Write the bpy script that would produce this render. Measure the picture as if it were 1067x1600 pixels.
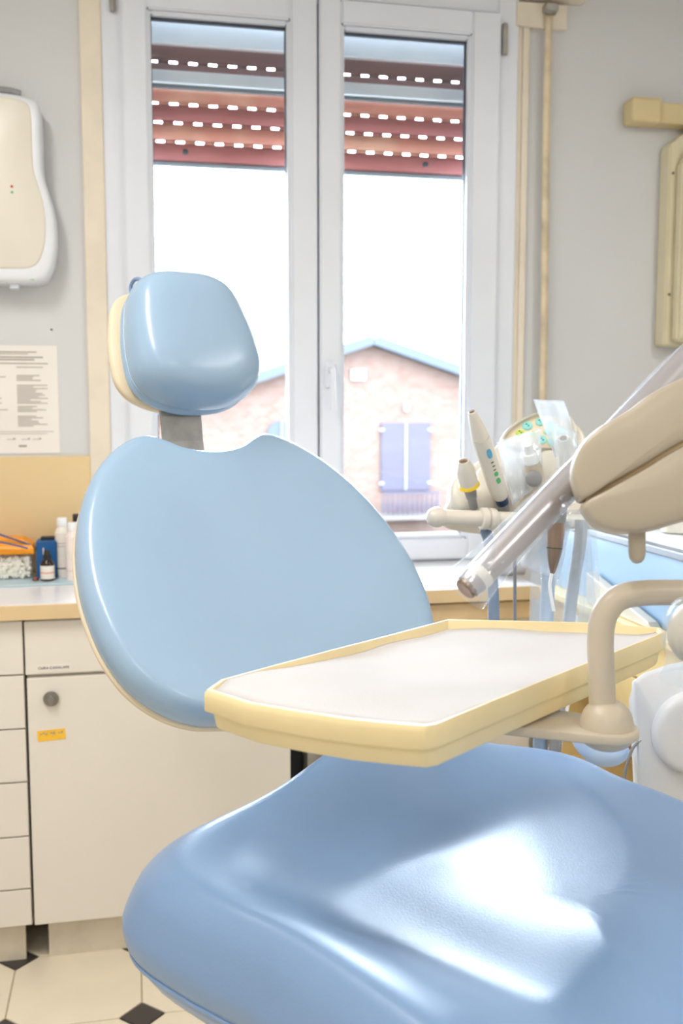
import bpy, bmesh, math, random
from mathutils import Vector, Matrix
random.seed(7)
scene = bpy.context.scene
for _o in list(bpy.data.objects): bpy.data.objects.remove(_o)
COL = scene.collection

# ------------------------------------------------------------------ camera
FPX, CX, CY, CAMH = 1556.0, 533.5, 800.0, 1.40
YAW, PIT = math.radians(11.8), math.atan(160/1556.0)
FW = Vector((math.sin(YAW)*math.cos(PIT), math.cos(YAW)*math.cos(PIT), -math.sin(PIT)))
RT = Vector((math.cos(YAW), -math.sin(YAW), 0))
UP = RT.cross(FW)
CAM = Vector((0, 0, CAMH))
cd = bpy.data.cameras.new('camera'); cam = bpy.data.objects.new('camera', cd); COL.objects.link(cam)
cd.sensor_fit = 'VERTICAL'; cd.sensor_height = 36.0; cd.lens = FPX/1600*36.0
cd.clip_start = 0.05; cd.clip_end = 300
m3 = Matrix((RT, UP, -FW)).transposed()
cam.matrix_world = Matrix.Translation(CAM) @ m3.to_4x4()
cd.dof.use_dof = True; cd.dof.focus_distance = 1.45; cd.dof.aperture_fstop = 5.0
scene.camera = cam

# ------------------------------------------------------------------ world, lights, exposure
w = bpy.data.worlds.new('world'); scene.world = w; w.use_nodes = True
bg = w.node_tree.nodes['Background']
bg.inputs[0].default_value = (0.80, 0.905, 1.0, 1); bg.inputs[1].default_value = 19.0
vs = scene.view_settings
vs.view_transform = 'Standard'; vs.look = 'None'; vs.gamma = 1.0; vs.use_curve_mapping = False
vs.exposure = 0.55
scene.cycles.use_denoising = True
scene.cycles.max_bounces = 9; scene.cycles.diffuse_bounces = 5; scene.cycles.transparent_max_bounces = 24
scene.cycles.sample_clamp_indirect = 6.0
W = 2.965            # inner face of the window wall
RX0, RX1, RY0, RZ1 = -1.75, 2.55, -2.4, 2.85
def area(name, loc, sx, sy, power, col, rot=(0, 0, 0)):
    l = bpy.data.lights.new(name, 'AREA'); l.shape = 'RECTANGLE'; l.size = sx; l.size_y = sy
    l.energy = power; l.color = col
    o = bpy.data.objects.new(name, l); COL.objects.link(o); o.location = loc; o.rotation_euler = rot
    return o
LAMPS = [(-0.65, 1.15), (2.05, 0.75), (-0.65, -1.2), (1.20, -1.2)]; LPOW = [23, 15, 13, 13]
WARM = (1.0, 0.975, 0.945)
for i, (lx, ly) in enumerate(LAMPS):
    area('ceiling_lamp_light', (lx, ly, RZ1-0.085), 0.10, 1.15, LPOW[i], WARM)
po = area('window_portal', (0.54, 3.07, 1.72), 1.05, 1.6, 1, (1, 1, 1), (-math.pi/2, 0, 0))
po.data.cycles.is_portal = True

# ------------------------------------------------------------------ pixel helpers (1067x1600 frame -> world)
def ray(x, y): return FW + RT*((x-CX)/FPX) - UP*((y-CY)/FPX)
def P(x, y, d): return CAM + ray(x, y)*d
def on_plane(x, y, o, n):
    r = ray(x, y); return CAM + r*((Vector(o)-CAM).dot(n)/r.dot(n))
def onz(x, y, z): return on_plane(x, y, (0, 0, z), Vector((0, 0, 1)))
def ony(x, y, Y): return on_plane(x, y, (0, Y, 0), Vector((0, 1, 0)))
def onx(x, y, X): return on_plane(x, y, (X, 0, 0), Vector((1, 0, 0)))

# ------------------------------------------------------------------ materials
def lin(c):
    return tuple(((v/255)/12.92 if v/255 <= 0.04045 else ((v/255+0.055)/1.055)**2.4) for v in c)
def mat(name, rgb, rough=0.5, metal=0.0, spec=0.5, var=0.04, scale=6.0, bump=0.0, bscale=200.0,
        alpha=1.0, coat=0.0, trans=0.0, emit=0.0, rgb2=None):
    m = bpy.data.materials.new(name); m.use_nodes = True; nt = m.node_tree; N = nt.nodes; L = nt.links
    b = N['Principled BSDF']
    b.inputs['Roughness'].default_value = rough; b.inputs['Metallic'].default_value = metal
    b.inputs['Specular IOR Level'].default_value = spec; b.inputs['Alpha'].default_value = alpha
    b.inputs['Coat Weight'].default_value = coat; b.inputs['Coat Roughness'].default_value = 0.12
    b.inputs['Transmission Weight'].default_value = trans
    c = lin(rgb); c2 = lin(rgb2) if rgb2 else tuple(v*(1-var*2.2) for v in c)
    tc = N.new('ShaderNodeTexCoord'); no = N.new('ShaderNodeTexNoise'); no.inputs['Scale'].default_value = scale
    no.inputs['Detail'].default_value = 4
    L.new(tc.outputs['Object'], no.inputs['Vector'])
    mx = N.new('ShaderNodeMix'); mx.data_type = 'RGBA'
    mx.inputs[6].default_value = (*c, 1); mx.inputs[7].default_value = (*c2, 1)
    cr = N.new('ShaderNodeMapRange'); cr.inputs[1].default_value = 0.42; cr.inputs[2].default_value = 0.75
    L.new(no.outputs['Fac'], cr.inputs[0]); L.new(cr.outputs[0], mx.inputs[0])
    L.new(mx.outputs[2], b.inputs['Base Color'])
    if bump:
        n2 = N.new('ShaderNodeTexNoise'); n2.inputs['Scale'].default_value = bscale; n2.inputs['Detail'].default_value = 3
        L.new(tc.outputs['Object'], n2.inputs['Vector'])
        bp = N.new('ShaderNodeBump'); bp.inputs['Strength'].default_value = bump; bp.inputs['Distance'].default_value = 0.002
        L.new(n2.outputs['Fac'], bp.inputs['Height']); L.new(bp.outputs[0], b.inputs['Normal'])
    if emit:
        b.inputs['Emission Color'].default_value = (*c, 1); b.inputs['Emission Strength'].default_value = emit
    return m
def glass_mat(name, tint=(0.97, 0.985, 1.0)):
    m = bpy.data.materials.new(name); m.use_nodes = True; nt = m.node_tree; N = nt.nodes; L = nt.links
    N.remove(N['Principled BSDF'])
    t = N.new('ShaderNodeBsdfTransparent'); t.inputs[0].default_value = (*tint, 1)
    g = N.new('ShaderNodeBsdfGlossy'); g.inputs['Roughness'].default_value = 0.02
    f = N.new('ShaderNodeFresnel'); f.inputs[0].default_value = 1.35
    mx = N.new('ShaderNodeMixShader'); L.new(f.outputs[0], mx.inputs[0]); L.new(t.outputs[0], mx.inputs[1]); L.new(g.outputs[0], mx.inputs[2])
    L.new(mx.outputs[0], N['Material Output'].inputs[0])
    return m
def film_mat(name, opac=0.3, tint=(0.9, 0.95, 1.0)):
    # clear plastic film: mostly see-through, milky where it scatters, glossy creases
    m = bpy.data.materials.new(name); m.use_nodes = True; nt = m.node_tree; N = nt.nodes; L = nt.links
    N.remove(N['Principled BSDF'])
    t = N.new('ShaderNodeBsdfTransparent'); t.inputs[0].default_value = (0.96, 0.98, 1, 1)
    d = N.new('ShaderNodeBsdfTranslucent'); d.inputs[0].default_value = (*tint, 1)
    d2 = N.new('ShaderNodeBsdfDiffuse'); d2.inputs[0].default_value = (*tint, 1)
    g = N.new('ShaderNodeBsdfGlossy'); g.inputs['Roughness'].default_value = 0.12
    tc = N.new('ShaderNodeTexCoord'); no = N.new('ShaderNodeTexNoise'); no.inputs['Scale'].default_value = 28; no.inputs['Detail'].default_value = 3
    L.new(tc.outputs['Object'], no.inputs['Vector'])
    bp = N.new('ShaderNodeBump'); bp.inputs['Strength'].default_value = 0.7; bp.inputs['Distance'].default_value = 0.01
    L.new(no.outputs['Fac'], bp.inputs['Height']); L.new(bp.outputs[0], g.inputs['Normal'])
    a1 = N.new('ShaderNodeMixShader'); a1.inputs[0].default_value = 0.5; L.new(d.outputs[0], a1.inputs[1]); L.new(d2.outputs[0], a1.inputs[2])
    a2 = N.new('ShaderNodeMixShader'); a2.inputs[0].default_value = 0.22; L.new(a1.outputs[0], a2.inputs[1]); L.new(g.outputs[0], a2.inputs[2])
    a3 = N.new('ShaderNodeMixShader'); a3.inputs[0].default_value = opac; L.new(t.outputs[0], a3.inputs[1]); L.new(a2.outputs[0], a3.inputs[2])
    L.new(a3.outputs[0], N['Material Output'].inputs[0])
    return m
M = {}
M['wall'] = mat('painted_wall', (211, 211, 210), 0.75, var=0.02, scale=2.5, bump=0.15, bscale=120)
M['ceiling'] = mat('ceiling_paint', (235, 233, 228), 0.85)
M['splash'] = mat('tan_splash_panel', (226, 200, 152), 0.45, var=0.03, scale=3)
M['pvc'] = mat('white_pvc', (226, 229, 236), 0.35, var=0.015)
M['creamwood'] = mat('cream_trim', (230, 218, 198), 0.5, var=0.05, scale=9)
M['gasket'] = mat('dark_gasket', (70, 74, 82), 0.6)
M['glass'] = glass_mat('window_glass')
M['steel'] = mat('brushed_steel', (150, 146, 140), 0.38, 1.0, var=0.1, scale=30)
M['darksteel'] = mat('worn_steel', (172, 166, 158), 0.42, 0.4, var=0.12, scale=24, bump=0.2)
M['laminate'] = mat('cream_laminate', (233, 226, 216), 0.42, var=0.015, scale=3)
M['counter'] = mat('white_worktop', (236, 234, 236), 0.22, var=0.02)
M['counteredge'] = mat('tan_worktop_edge', (224, 196, 152), 0.45, var=0.04, scale=12)
M['plinth'] = mat('plinth_board', (216, 205, 186), 0.5, var=0.08, scale=14)
M['dark'] = mat('dark_void', (40, 44, 50), 0.7)
M['tile'] = mat('cream_tile', (236, 224, 202), 0.28, var=0.03, scale=7)
M['blacktile'] = mat('black_tile', (62, 58, 56), 0.35, var=0.1)
M['grout'] = mat('grout', (186, 172, 148), 0.8)
M['vinyl'] = mat('light_blue_vinyl', (154, 180, 204), 0.27, spec=0.55, var=0.02, scale=4, bump=0.06, bscale=420)
M['seatvinyl'] = mat('blue_seat_vinyl', (120, 150, 188), 0.31, spec=0.9, var=0.03, scale=5, bump=0.10, bscale=380)
M['shell'] = mat('cream_plastic_shell', (224, 208, 178), 0.35, var=0.02)
M['unit'] = mat('unit_cream_plastic', (222, 214, 200), 0.32, var=0.015)
M['unitwhite'] = mat('unit_white_plastic', (226, 228, 232), 0.35, var=0.015)
M['traycream'] = mat('tray_cream_plastic', (238, 218, 168), 0.38, var=0.03, scale=9)
M['armcream'] = mat('arm_cream_paint', (206, 193, 172), 0.34, var=0.02)
M['paper'] = mat('tissue_paper', (200, 196, 195), 0.9, var=0.01, bump=0.25, bscale=300)
M['sheet'] = mat('printed_sheet', (236, 230, 222), 0.6, var=0.02)
M['ink'] = mat('grey_ink', (168, 160, 150), 0.8)
M['inkdark'] = mat('dark_ink', (70, 66, 62), 0.8)
M['hose'] = mat('grey_blue_hose', (128, 146, 168), 0.5, var=0.08, scale=40)
M['hosegrey'] = mat('grey_hose', (146, 146, 146), 0.5, var=0.1, scale=50)
M['film'] = film_mat('clear_film', 0.20)
M['film2'] = film_mat('milky_film', 0.36, (0.88, 0.93, 1.0))
M['silver'] = mat('silver_tube', (196, 192, 196), 0.3, 0.6, var=0.05)
M['bronze'] = mat('bronze_handpiece', (150, 128, 112), 0.3, 0.7, var=0.05)
M['yellow'] = mat('yellow_ring', (246, 206, 40), 0.4)
M['navy'] = mat('navy_band', (20, 56, 92), 0.4)
M['lblue'] = mat('button_blue', (96, 172, 204), 0.4)
M['green'] = mat('button_green', (90, 180, 110), 0.4)
M['cyan'] = mat('button_cyan', (150, 222, 214), 0.5, var=0.05)
M['lime'] = mat('button_lime', (196, 222, 90), 0.5)
M['panel'] = mat('panel_cream', (236, 222, 190), 0.4)
M['holderwhite'] = mat('white_holder', (240, 236, 230), 0.4)
M['bluepanel'] = mat('pale_blue_panel', (158, 188, 216), 0.25, var=0.03, scale=3)
M['greytrim'] = mat('grey_trim', (128, 134, 146), 0.4)
M['yellowwood'] = mat('honey_laminate', (242, 214, 150), 0.42, var=0.04, scale=8)
M['orange'] = mat('orange_lid', (252, 160, 20), 0.35, var=0.05)
M['clearbox'] = film_mat('clear_box', 0.16, (1, 0.98, 0.94))
M['cotton'] = mat('cotton', (248, 242, 228), 0.95)
M['bluebox'] = mat('blue_card', (14, 88, 150), 0.45, var=0.06)
M['brownglass'] = mat('brown_glass', (46, 28, 18), 0.1, var=0.05)
M['blackcap'] = mat('black_cap', (28, 28, 30), 0.45)
M['whitelabel'] = mat('white_label', (236, 228, 218), 0.6)
M['pink'] = mat('pink_print', (232, 160, 146), 0.6)
M['bottle'] = mat('white_bottle', (240, 232, 222), 0.4)
M['bottlepink'] = mat('pinkish_bottle', (244, 228, 224), 0.4)
M['steelblue'] = mat('blue_anodised_steel', (70, 100, 160), 0.35, 0.5)
M['traymat'] = mat('pale_blue_mat', (190, 214, 222), 0.4)
M['dispenser'] = mat('dispenser_plastic', (224, 217, 202), 0.35, var=0.01)
M['dispedge'] = mat('dispenser_rim', (226, 228, 232), 0.3)
M['sticker'] = mat('yellow_sticker', (252, 198, 60), 0.5, var=0.06, scale=40)
M['slat'] = mat('red_brown_slat', (160, 94, 88), 0.5, var=0.1, scale=5, rgb2=(146, 80, 74))
M['slatlit'] = mat('lit_tan_slat', (184, 118, 98), 0.5, scale=7, rgb2=(204, 158, 128))  # tan light falling on these slats is put into their colour
M['slatdark'] = mat('brown_slat', (118, 86, 82), 0.5)
M['alu'] = mat('white_aluminium', (206, 210, 208), 0.4)
M['greyalu'] = mat('grey_aluminium', (112, 116, 118), 0.4)
M['roof'] = mat('pale_blue_roof', (44, 51, 59), 0.7)
M['purple'] = mat('lilac_shutter', (40, 35, 52), 0.6)
M['render'] = mat('white_render', (84, 80, 78), 0.9)
M['ground'] = mat('pale_ground', (80, 78, 76), 0.9)
M['tanbox'] = mat('tan_bracket', (214, 194, 146), 0.45)
M['olive'] = mat('ivory_panel', (220, 210, 178), 0.4)
M['white'] = mat('white_enamel', (240, 243, 244), 0.3)
M['lampwhite'] = mat('lamp_housing', (240, 240, 238), 0.4)
M['belt'] = mat('cream_webbing', (226, 208, 176), 0.7, var=0.14, scale=14)
M['red'] = mat('red_led', (190, 50, 30), 0.3)
M['brick'] = None
def brick_mat():
    m = bpy.data.materials.new('far_brickwork'); m.use_nodes = True; nt = m.node_tree; N = nt.nodes; L = nt.links
    b = N['Principled BSDF']; b.inputs['Roughness'].default_value = 0.9
    tc = N.new('ShaderNodeTexCoord'); mp = N.new('ShaderNodeMapping'); mp.inputs['Rotation'].default_value = (math.radians(90), 0, 0)
    br = N.new('ShaderNodeTexBrick'); br.inputs['Scale'].default_value = 2.2
    br.inputs['Color1'].default_value = (*lin((80, 54, 44)), 1); br.inputs['Color2'].default_value = (*lin((86, 68, 60)), 1)
    br.inputs['Mortar'].default_value = (*lin((84, 74, 68)), 1); br.inputs['Mortar Size'].default_value = 0.03
    L.new(tc.outputs['Object'], mp.inputs['Vector']); L.new(mp.outputs[0], br.inputs['Vector']); L.new(br.outputs['Color'], b.inputs['Base Color'])
    return m
M['brick'] = brick_mat()

# ------------------------------------------------------------------ object helpers
def tag(o, label=None, cat=None, group=None, kind=None):
    if label: o['label'] = label
    if cat: o['category'] = cat
    if group: o['group'] = group
    if kind: o['kind'] = kind
    return o
def thing(name, loc, label, cat, group=None):
    o = bpy.data.objects.new(name, None); COL.objects.link(o); o.location = loc; o.empty_display_size = 0.05
    return tag(o, label, cat, group)
def attach(o, parent):
    o.parent = parent
    if parent.type == 'EMPTY': o.matrix_parent_inverse = Matrix.Translation(-Vector(parent.location))
def link(name, me, material, parent=None, smooth=False):
    me.materials.append(material)
    if smooth:
        for p in me.polygons: p.use_smooth = True
    o = bpy.data.objects.new(name, me); COL.objects.link(o)
    if parent is not None: attach(o, parent)
    return o
def mesh(name, verts, faces, material, parent=None, smooth=False):
    me = bpy.data.meshes.new(name); me.from_pydata([tuple(v) for v in verts], [], faces)
    bm = bmesh.new(); bm.from_mesh(me); bmesh.ops.recalc_face_normals(bm, faces=bm.faces); bm.to_mesh(me); bm.free()
    return link(name, me, material, parent, smooth)
def from_bm(name, bm, material, parent=None, smooth=False):
    bmesh.ops.recalc_face_normals(bm, faces=bm.faces)
    me = bpy.data.meshes.new(name); bm.to_mesh(me); bm.free()
    return link(name, me, material, parent, smooth)
def add_box(bm, lo, hi, mtx=None):
    v = [bm.verts.new(((lo, hi)[i & 1][0], (lo, hi)[(i >> 1) & 1][1], (lo, hi)[(i >> 2) & 1][2])) for i in range(8)]
    for f in ((0, 1, 3, 2), (4, 6, 7, 5), (0, 4, 5, 1), (2, 3, 7, 6), (0, 2, 6, 4), (1, 5, 7, 3)): bm.faces.new([v[k] for k in f])
    if mtx is not None: bmesh.ops.transform(bm, matrix=mtx, verts=v)
    return v
def box(name, lo, hi, material, parent=None, bev=0.0, mtx=None, seg=2):
    lo = [min(a, b) for a, b in zip(lo, hi)], [max(a, b) for a, b in zip(lo, hi)]; lo, hi = lo
    bm = bmesh.new(); add_box(bm, lo, hi)
    if bev: bmesh.ops.bevel(bm, geom=list(bm.edges), offset=bev, segments=seg, affect='EDGES', profile=0.5)
    if mtx is not None: bmesh.ops.transform(bm, matrix=mtx, verts=bm.verts)
    return from_bm(name, bm, material, parent, smooth=False)
def recenter(o):
    me = o.data; xs = [v.co for v in me.vertices]
    c = Vector(((min(p.x for p in xs)+max(p.x for p in xs))/2, (min(p.y for p in xs)+max(p.y for p in xs))/2, min(p.z for p in xs)))
    me.transform(Matrix.Translation(-c)); o.location = c
    return o
def axis_mtx(p0, p1, roll=Vector((0, 0, 1))):
    z = (Vector(p1)-Vector(p0)).normalized()
    if abs(z.dot(roll)) > 0.98: roll = Vector((0, 1, 0))
    x = roll.cross(z).normalized(); y = z.cross(x)
    return Matrix.Translation(Vector(p0)) @ Matrix((x, y, z)).transposed().to_4x4()
def lathe(name, prof, material, parent=None, p0=(0, 0, 0), p1=(0, 0, 1), seg=28, scale=(1, 1), smooth=True, cap=True):
    """prof: (radius, height) along the axis p0 -> p1 (heights in metres from p0)"""
    mt = axis_mtx(p0, p1); V = []; F = []
    for r, h in prof:
        for i in range(seg):
            a = 2*math.pi*i/seg; V.append(mt @ Vector((r*scale[0]*math.cos(a), r*scale[1]*math.sin(a), h)))
    n = len(prof)
    for j in range(n-1):
        for i in range(seg):
            k = (i+1) % seg; F.append((j*seg+i, j*seg+k, (j+1)*seg+k, (j+1)*seg+i))
    if cap:
        F.append(tuple(range(seg))[::-1]); F.append(tuple((n-1)*seg+i for i in range(seg)))
    o = mesh(name, V, F, material, parent, smooth)
    if smooth: sharp(o)
    return o
def sharp(o, ang=38):
    me = o.data
    bm = bmesh.new(); bm.from_mesh(me)
    for e in bm.edges:
        if len(e.link_faces) == 2 and e.calc_face_angle(0) > math.radians(ang): e.smooth = False
    bm.to_mesh(me); bm.free()
def catmull(pts, n=8):
    pts = [Vector(p) for p in pts]; out = []
    for i in range(len(pts)-1):
        p0 = pts[max(i-1, 0)]; p1 = pts[i]; p2 = pts[i+1]; p3 = pts[min(i+2, len(pts)-1)]
        for k in range(n):
            t = k/n
            out.append(0.5*((2*p1)+(p2-p0)*t+(2*p0-5*p1+4*p2-p3)*t*t+(3*p1-p0-3*p2+p3)*t*t*t))
    out.append(pts[-1]); return out
def tube(name, pts, r, material, parent=None, seg=16, n=8, spline=True, flat=None):
    """round tube along pts; r number or function of 0..1; flat=(a,b) makes an oval section"""
    C = catmull(pts, n) if spline else [Vector(p) for p in pts]
    V = []; F = []; fr = None
    for i, c in enumerate(C):
        t = (C[min(i+1, len(C)-1)]-C[max(i-1, 0)]).normalized()
        if fr is None:
            fr = t.orthogonal().normalized()
            ref = Vector((0, 0, 1))
            if abs(t.dot(ref)) < 0.95: fr = (ref-t*ref.dot(t)).normalized()
        else: fr = (fr-t*fr.dot(t)).normalized()
        b = t.cross(fr); rr = r(i/(len(C)-1)) if callable(r) else r
        for k in range(seg):
            a = 2*math.pi*k/seg
            V.append(c+fr*(rr*math.cos(a)*(flat[0] if flat else 1))+b*(rr*math.sin(a)*(flat[1] if flat else 1)))
    m = len(C)
    for j in range(m-1):
        for k in range(seg):
            q = (k+1) % seg; F.append((j*seg+k, j*seg+q, (j+1)*seg+q, (j+1)*seg+k))
    F.append(tuple(range(seg))[::-1]); F.append(tuple((m-1)*seg+k for k in range(seg)))
    o = mesh(name, V, F, material, parent, True); sharp(o, 50); return o
def ring_hose(name, pts, r, material, parent=None, pitch=0.006):
    """corrugated hose"""
    C = catmull(pts, 24); L = sum((C[i+1]-C[i]).length for i in range(len(C)-1)); n = int(L/pitch)*2
    D = []; acc = 0; seg = 0; cum = [0]
    for i in range(len(C)-1): cum.append(cum[-1]+(C[i+1]-C[i]).length)
    for k in range(n+1):
        s = L*k/n
        while seg < len(C)-2 and cum[seg+1] < s: seg += 1
        t = (s-cum[seg])/max(1e-9, cum[seg+1]-cum[seg]); D.append(C[seg].lerp(C[seg+1], t))
    return tube(name, D, lambda t: r*(1.0 if round(t*n) % 2 else 0.9), material, parent, seg=14, spline=False)
def smooth_closed(pts, n):
    """Catmull-Rom through a closed 2-D polygon, resampled to n points by arc length"""
    pts = [Vector((p[0], p[1])) for p in pts]; m = len(pts); D = []
    for i in range(m):
        p0, p1, p2, p3 = pts[i-1], pts[i], pts[(i+1) % m], pts[(i+2) % m]
        for k in range(12):
            t = k/12
            D.append(0.5*((2*p1)+(p2-p0)*t+(2*p0-5*p1+4*p2-p3)*t*t+(3*p1-p0-3*p2+p3)*t*t*t))
    cum = [0]
    for i in range(len(D)): cum.append(cum[-1]+(D[(i+1) % len(D)]-D[i]).length)
    L = cum[-1]; out = []; seg = 0
    for k in range(n):
        s = L*k/n
        while cum[seg+1] < s: seg += 1
        t = (s-cum[seg])/max(1e-9, cum[seg+1]-cum[seg]); out.append(D[seg].lerp(D[(seg+1) % len(D)], t))
    return out
def rings(name, outline, center, prof, place, material, parent=None, n=120, close0=True, close1=True, smooth=True):
    """stack of scaled copies of an outline. prof: list of (t, h); place(u, v, h, t) -> world"""
    O = smooth_closed(outline, n) if n else [Vector(p) for p in outline]
    n = len(O); c = Vector(center); V = []; F = []
    for t, h in prof:
        for p in O:
            q = c+(p-c)*t; V.append(place(q.x, q.y, h, t))
    m = len(prof)
    for j in range(m-1):
        for k in range(n):
            q = (k+1) % n; F.append((j*n+k, j*n+q, (j+1)*n+q, (j+1)*n+k))
    if close0: V.append(place(c.x, c.y, prof[0][1], 0)); F += [(len(V)-1, (k+1) % n, k) for k in range(n)]
    if close1: V.append(place(c.x, c.y, prof[-1][1], 0)); a = (m-1)*n; F += [(len(V)-1, a+k, a+(k+1) % n) for k in range(n)]
    o = mesh(name, V, F, material, parent, smooth)
    return o
def spline_prof(pts, n=5):
    return [(p.x, p.y) for p in catmull([(a, b, 0) for a, b in pts], n)]
def mirror_outline(half):
    """half: (u>=0, v) from the top centre round to the bottom centre"""
    return [(u, v) for u, v in half]+[(-u, v) for u, v in half[::-1] if u > 1e-6]
def sheet(name, fn, nu, nv, material, parent=None, thick=0.0012):
    V = [fn(i/nu, j/nv) for j in range(nv+1) for i in range(nu+1)]
    F = [(j*(nu+1)+i, j*(nu+1)+i+1, (j+1)*(nu+1)+i+1, (j+1)*(nu+1)+i) for j in range(nv) for i in range(nu)]
    o = mesh(name, V, F, material, parent, True)
    if thick:
        md = o.modifiers.new('solid', 'SOLIDIFY'); md.thickness = thick; md.offset = 0
    return o
def quad_sheet(name, c, material, parent=None, n=14, amp=0.006, thick=0.0006, seed=0):
    """film between four world corners with folds"""
    c = [Vector(p) for p in c]; nn = (c[1]-c[0]).cross(c[3]-c[0]).normalized()
    r = random.Random(seed); ph = [r.uniform(0, 6) for _ in range(6)]
    def fn(u, v):
        p = c[0].lerp(c[1], u).lerp(c[3].lerp(c[2], u), v)
        h = math.sin(u*7+v*2+ph[0])+0.6*math.sin(v*9-u*4+ph[1])+0.5*math.sin(u*15+ph[2]+3*v)
        return p+nn*amp*h
    return sheet(name, fn, n, n, material, parent, thick)
def struct(o): o['kind'] = 'structure'; return o

# ------------------------------------------------------------------ room shell
# window wall with a real opening
OX0, OX1, OZ0, OZ1 = -0.055, 1.155, 0.93, 2.63
bm = bmesh.new()
T = 0.16
for lo, hi in (((RX0, W, 0), (OX0, W+T, RZ1)), ((OX1, W, 0), (RX1, W+T, RZ1)),
               ((OX0, W, 0), (OX1, W+T, OZ0)), ((OX0, W, OZ1), (OX1, W+T, RZ1))): add_box(bm, lo, hi)
wall_back = struct(from_bm('wall_back', bm, M['wall']))
struct(box('wall_left', (RX0-0.1, RY0, 0), (RX0, W+T, RZ1), M['wall']))
struct(box('wall_right', (RX1, RY0, 0), (RX1+0.1, W+T, RZ1), M['wall']))
struct(box('wall_front', (RX0-0.1, RY0-0.1, 0), (RX1+0.1, RY0, RZ1), M['wall']))
struct(box('ceiling', (RX0-0.1, RY0-0.1, RZ1), (RX1+0.1, W+T, RZ1+0.1), M['ceiling']))
floor = struct(box('floor', (RX0-0.1, RY0-0.1, -0.08), (RX1+0.1, W+T, -0.004), M['grout']))
# octagon tiles with small black squares
PT = 0.31; g = 0.0015; k = 0.052; h = PT/2
def octa():
    a = h-g; b = k+g*0.6
    pts = [(-a+b, -a), (a-b, -a), (a, -a+b), (a, a-b), (a-b, a), (-a+b, a), (-a, a-b), (-a, -a+b)]
    return pts
def diam():
    b = k-g*1.2; return [(-b, 0), (0, -b), (b, 0), (0, b)]
def slab(pts):
    n = len(pts); e = 0.985
    V = [(x, y, -0.004) for x, y in pts]+[(x, y, -0.0012) for x, y in pts]+[(x*e, y*e, 0) for x, y in pts]
    F = [tuple(range(2*n, 3*n))]
    for j in range(2):
        for i in range(n): q = (i+1) % n; F.append((j*n+i, j*n+q, (j+1)*n+q, (j+1)*n+i))
    me = bpy.data.meshes.new('tile'); me.from_pydata(V, [], F); return me
me_o = slab(octa()); me_o.materials.append(M['tile']); me_d = slab(diam()); me_d.materials.append(M['blacktile'])
dx0, dy0 = -0.007, 2.232
far = bmesh.new(); fard = bmesh.new()
for i in range(-6, 9):
    for j in range(-15, 3):
        x, y = dx0+i*PT, dy0+j*PT
        ox, oy = x+h, y+h
        near = -1.0 < x < 1.7 and 0.5 < y < 2.62
        for me, nm, px, py, acc in ((me_d, 'black_tile', x, y, fard), (me_o, 'floor_tile', ox, oy, far)):
            if px-h < RX0 or px+h > RX1 or py-h < RY0 or py+h > W+0.1: continue
            if near:
                o = bpy.data.objects.new(nm, me); COL.objects.link(o); o.location = (px, py, 0); o.parent = floor
            else:
                t = bmesh.new(); t.from_mesh(me); bmesh.ops.translate(t, verts=t.verts, vec=(px, py, 0))
                tm = bpy.data.meshes.new('t'); t.to_mesh(tm); t.free(); acc.from_mesh(tm); bpy.data.meshes.remove(tm)
tag(from_bm('floor_tile_field', far, M['tile'], floor), kind='stuff')
tag(from_bm('black_tile_field', fard, M['blacktile'], floor), kind='stuff')
# tan splash panel behind the left worktop
struct(box('trim_1', (RX0, W-0.008, 0.93), (-0.118, W, 1.268), M['splash'], bev=0.001))
# ------------------------------------------------------------------ window
win = struct(bpy.data.objects.new('window_1', None)); COL.objects.link(win); win.location = (0.55, W, OZ0)
def frame_part(name, x0, x1, z0, z1, y0, y1, wl, wr, wb, wt, material, parent, bev=0.004):
    """a rectangular frame with mitred look: four bevelled bars in one mesh"""
    bm = bmesh.new()
    for lo, hi in (((x0, y0, z0), (x0+wl, y1, z1)), ((x1-wr, y0, z0), (x1, y1, z1)),
                   ((x0+wl, y0, z0), (x1-wr, y1, z0+wb)), ((x0+wl, y0, z1-wt), (x1-wr, y1, z1))):
        t = bmesh.new(); add_box(t, lo, hi); bmesh.ops.bevel(t, geom=list(t.edges), offset=bev, segments=2, affect='EDGES')
        tm = bpy.data.meshes.new('t'); t.to_mesh(tm); t.free(); bm.from_mesh(tm); bpy.data.meshes.remove(tm)
    return from_bm(name, bm, material, parent)
frame_part('window_frame', -0.062, 1.160, 0.934, 2.635, W-0.018, W+0.06, 0.058, 0.066, 0.03, 0.06, M['pvc'], win)
for nm, x0, x1, gl, gr in (('left', -0.010, 0.541, 0.062, 0.464), ('right', 0.547, 1.098, 0.613, 1.009)):
    s = frame_part('sash', x0, x1, 0.938, 2.572, W-0.036, W+0.03, gl-x0, x1-gr, 0.066, 0.068, M['pvc'], win, 0.005)
    # stepped glazing bead, gasket, pane
    frame_part('glazing_bead', gl-0.004, gr+0.004, 1.002, 2.506, W-0.026, W+0.02, 0.014, 0.014, 0.014, 0.014, M['pvc'], s, 0.004)
    frame_part('gasket', gl+0.008, gr-0.008, 1.014, 2.494, W-0.008, W+0.012, 0.0045, 0.0045, 0.0045, 0.007, M['gasket'], s, 0.001)
    box('pane', (gl+0.006, W-0.002, 1.012), (gr-0.006, W+0.003, 2.496), M['glass'], s)
box('meeting_strip', (0.530, W+0.005, 0.94), (0.558, W+0.028, 2.57), M['gasket'], win)
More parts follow.
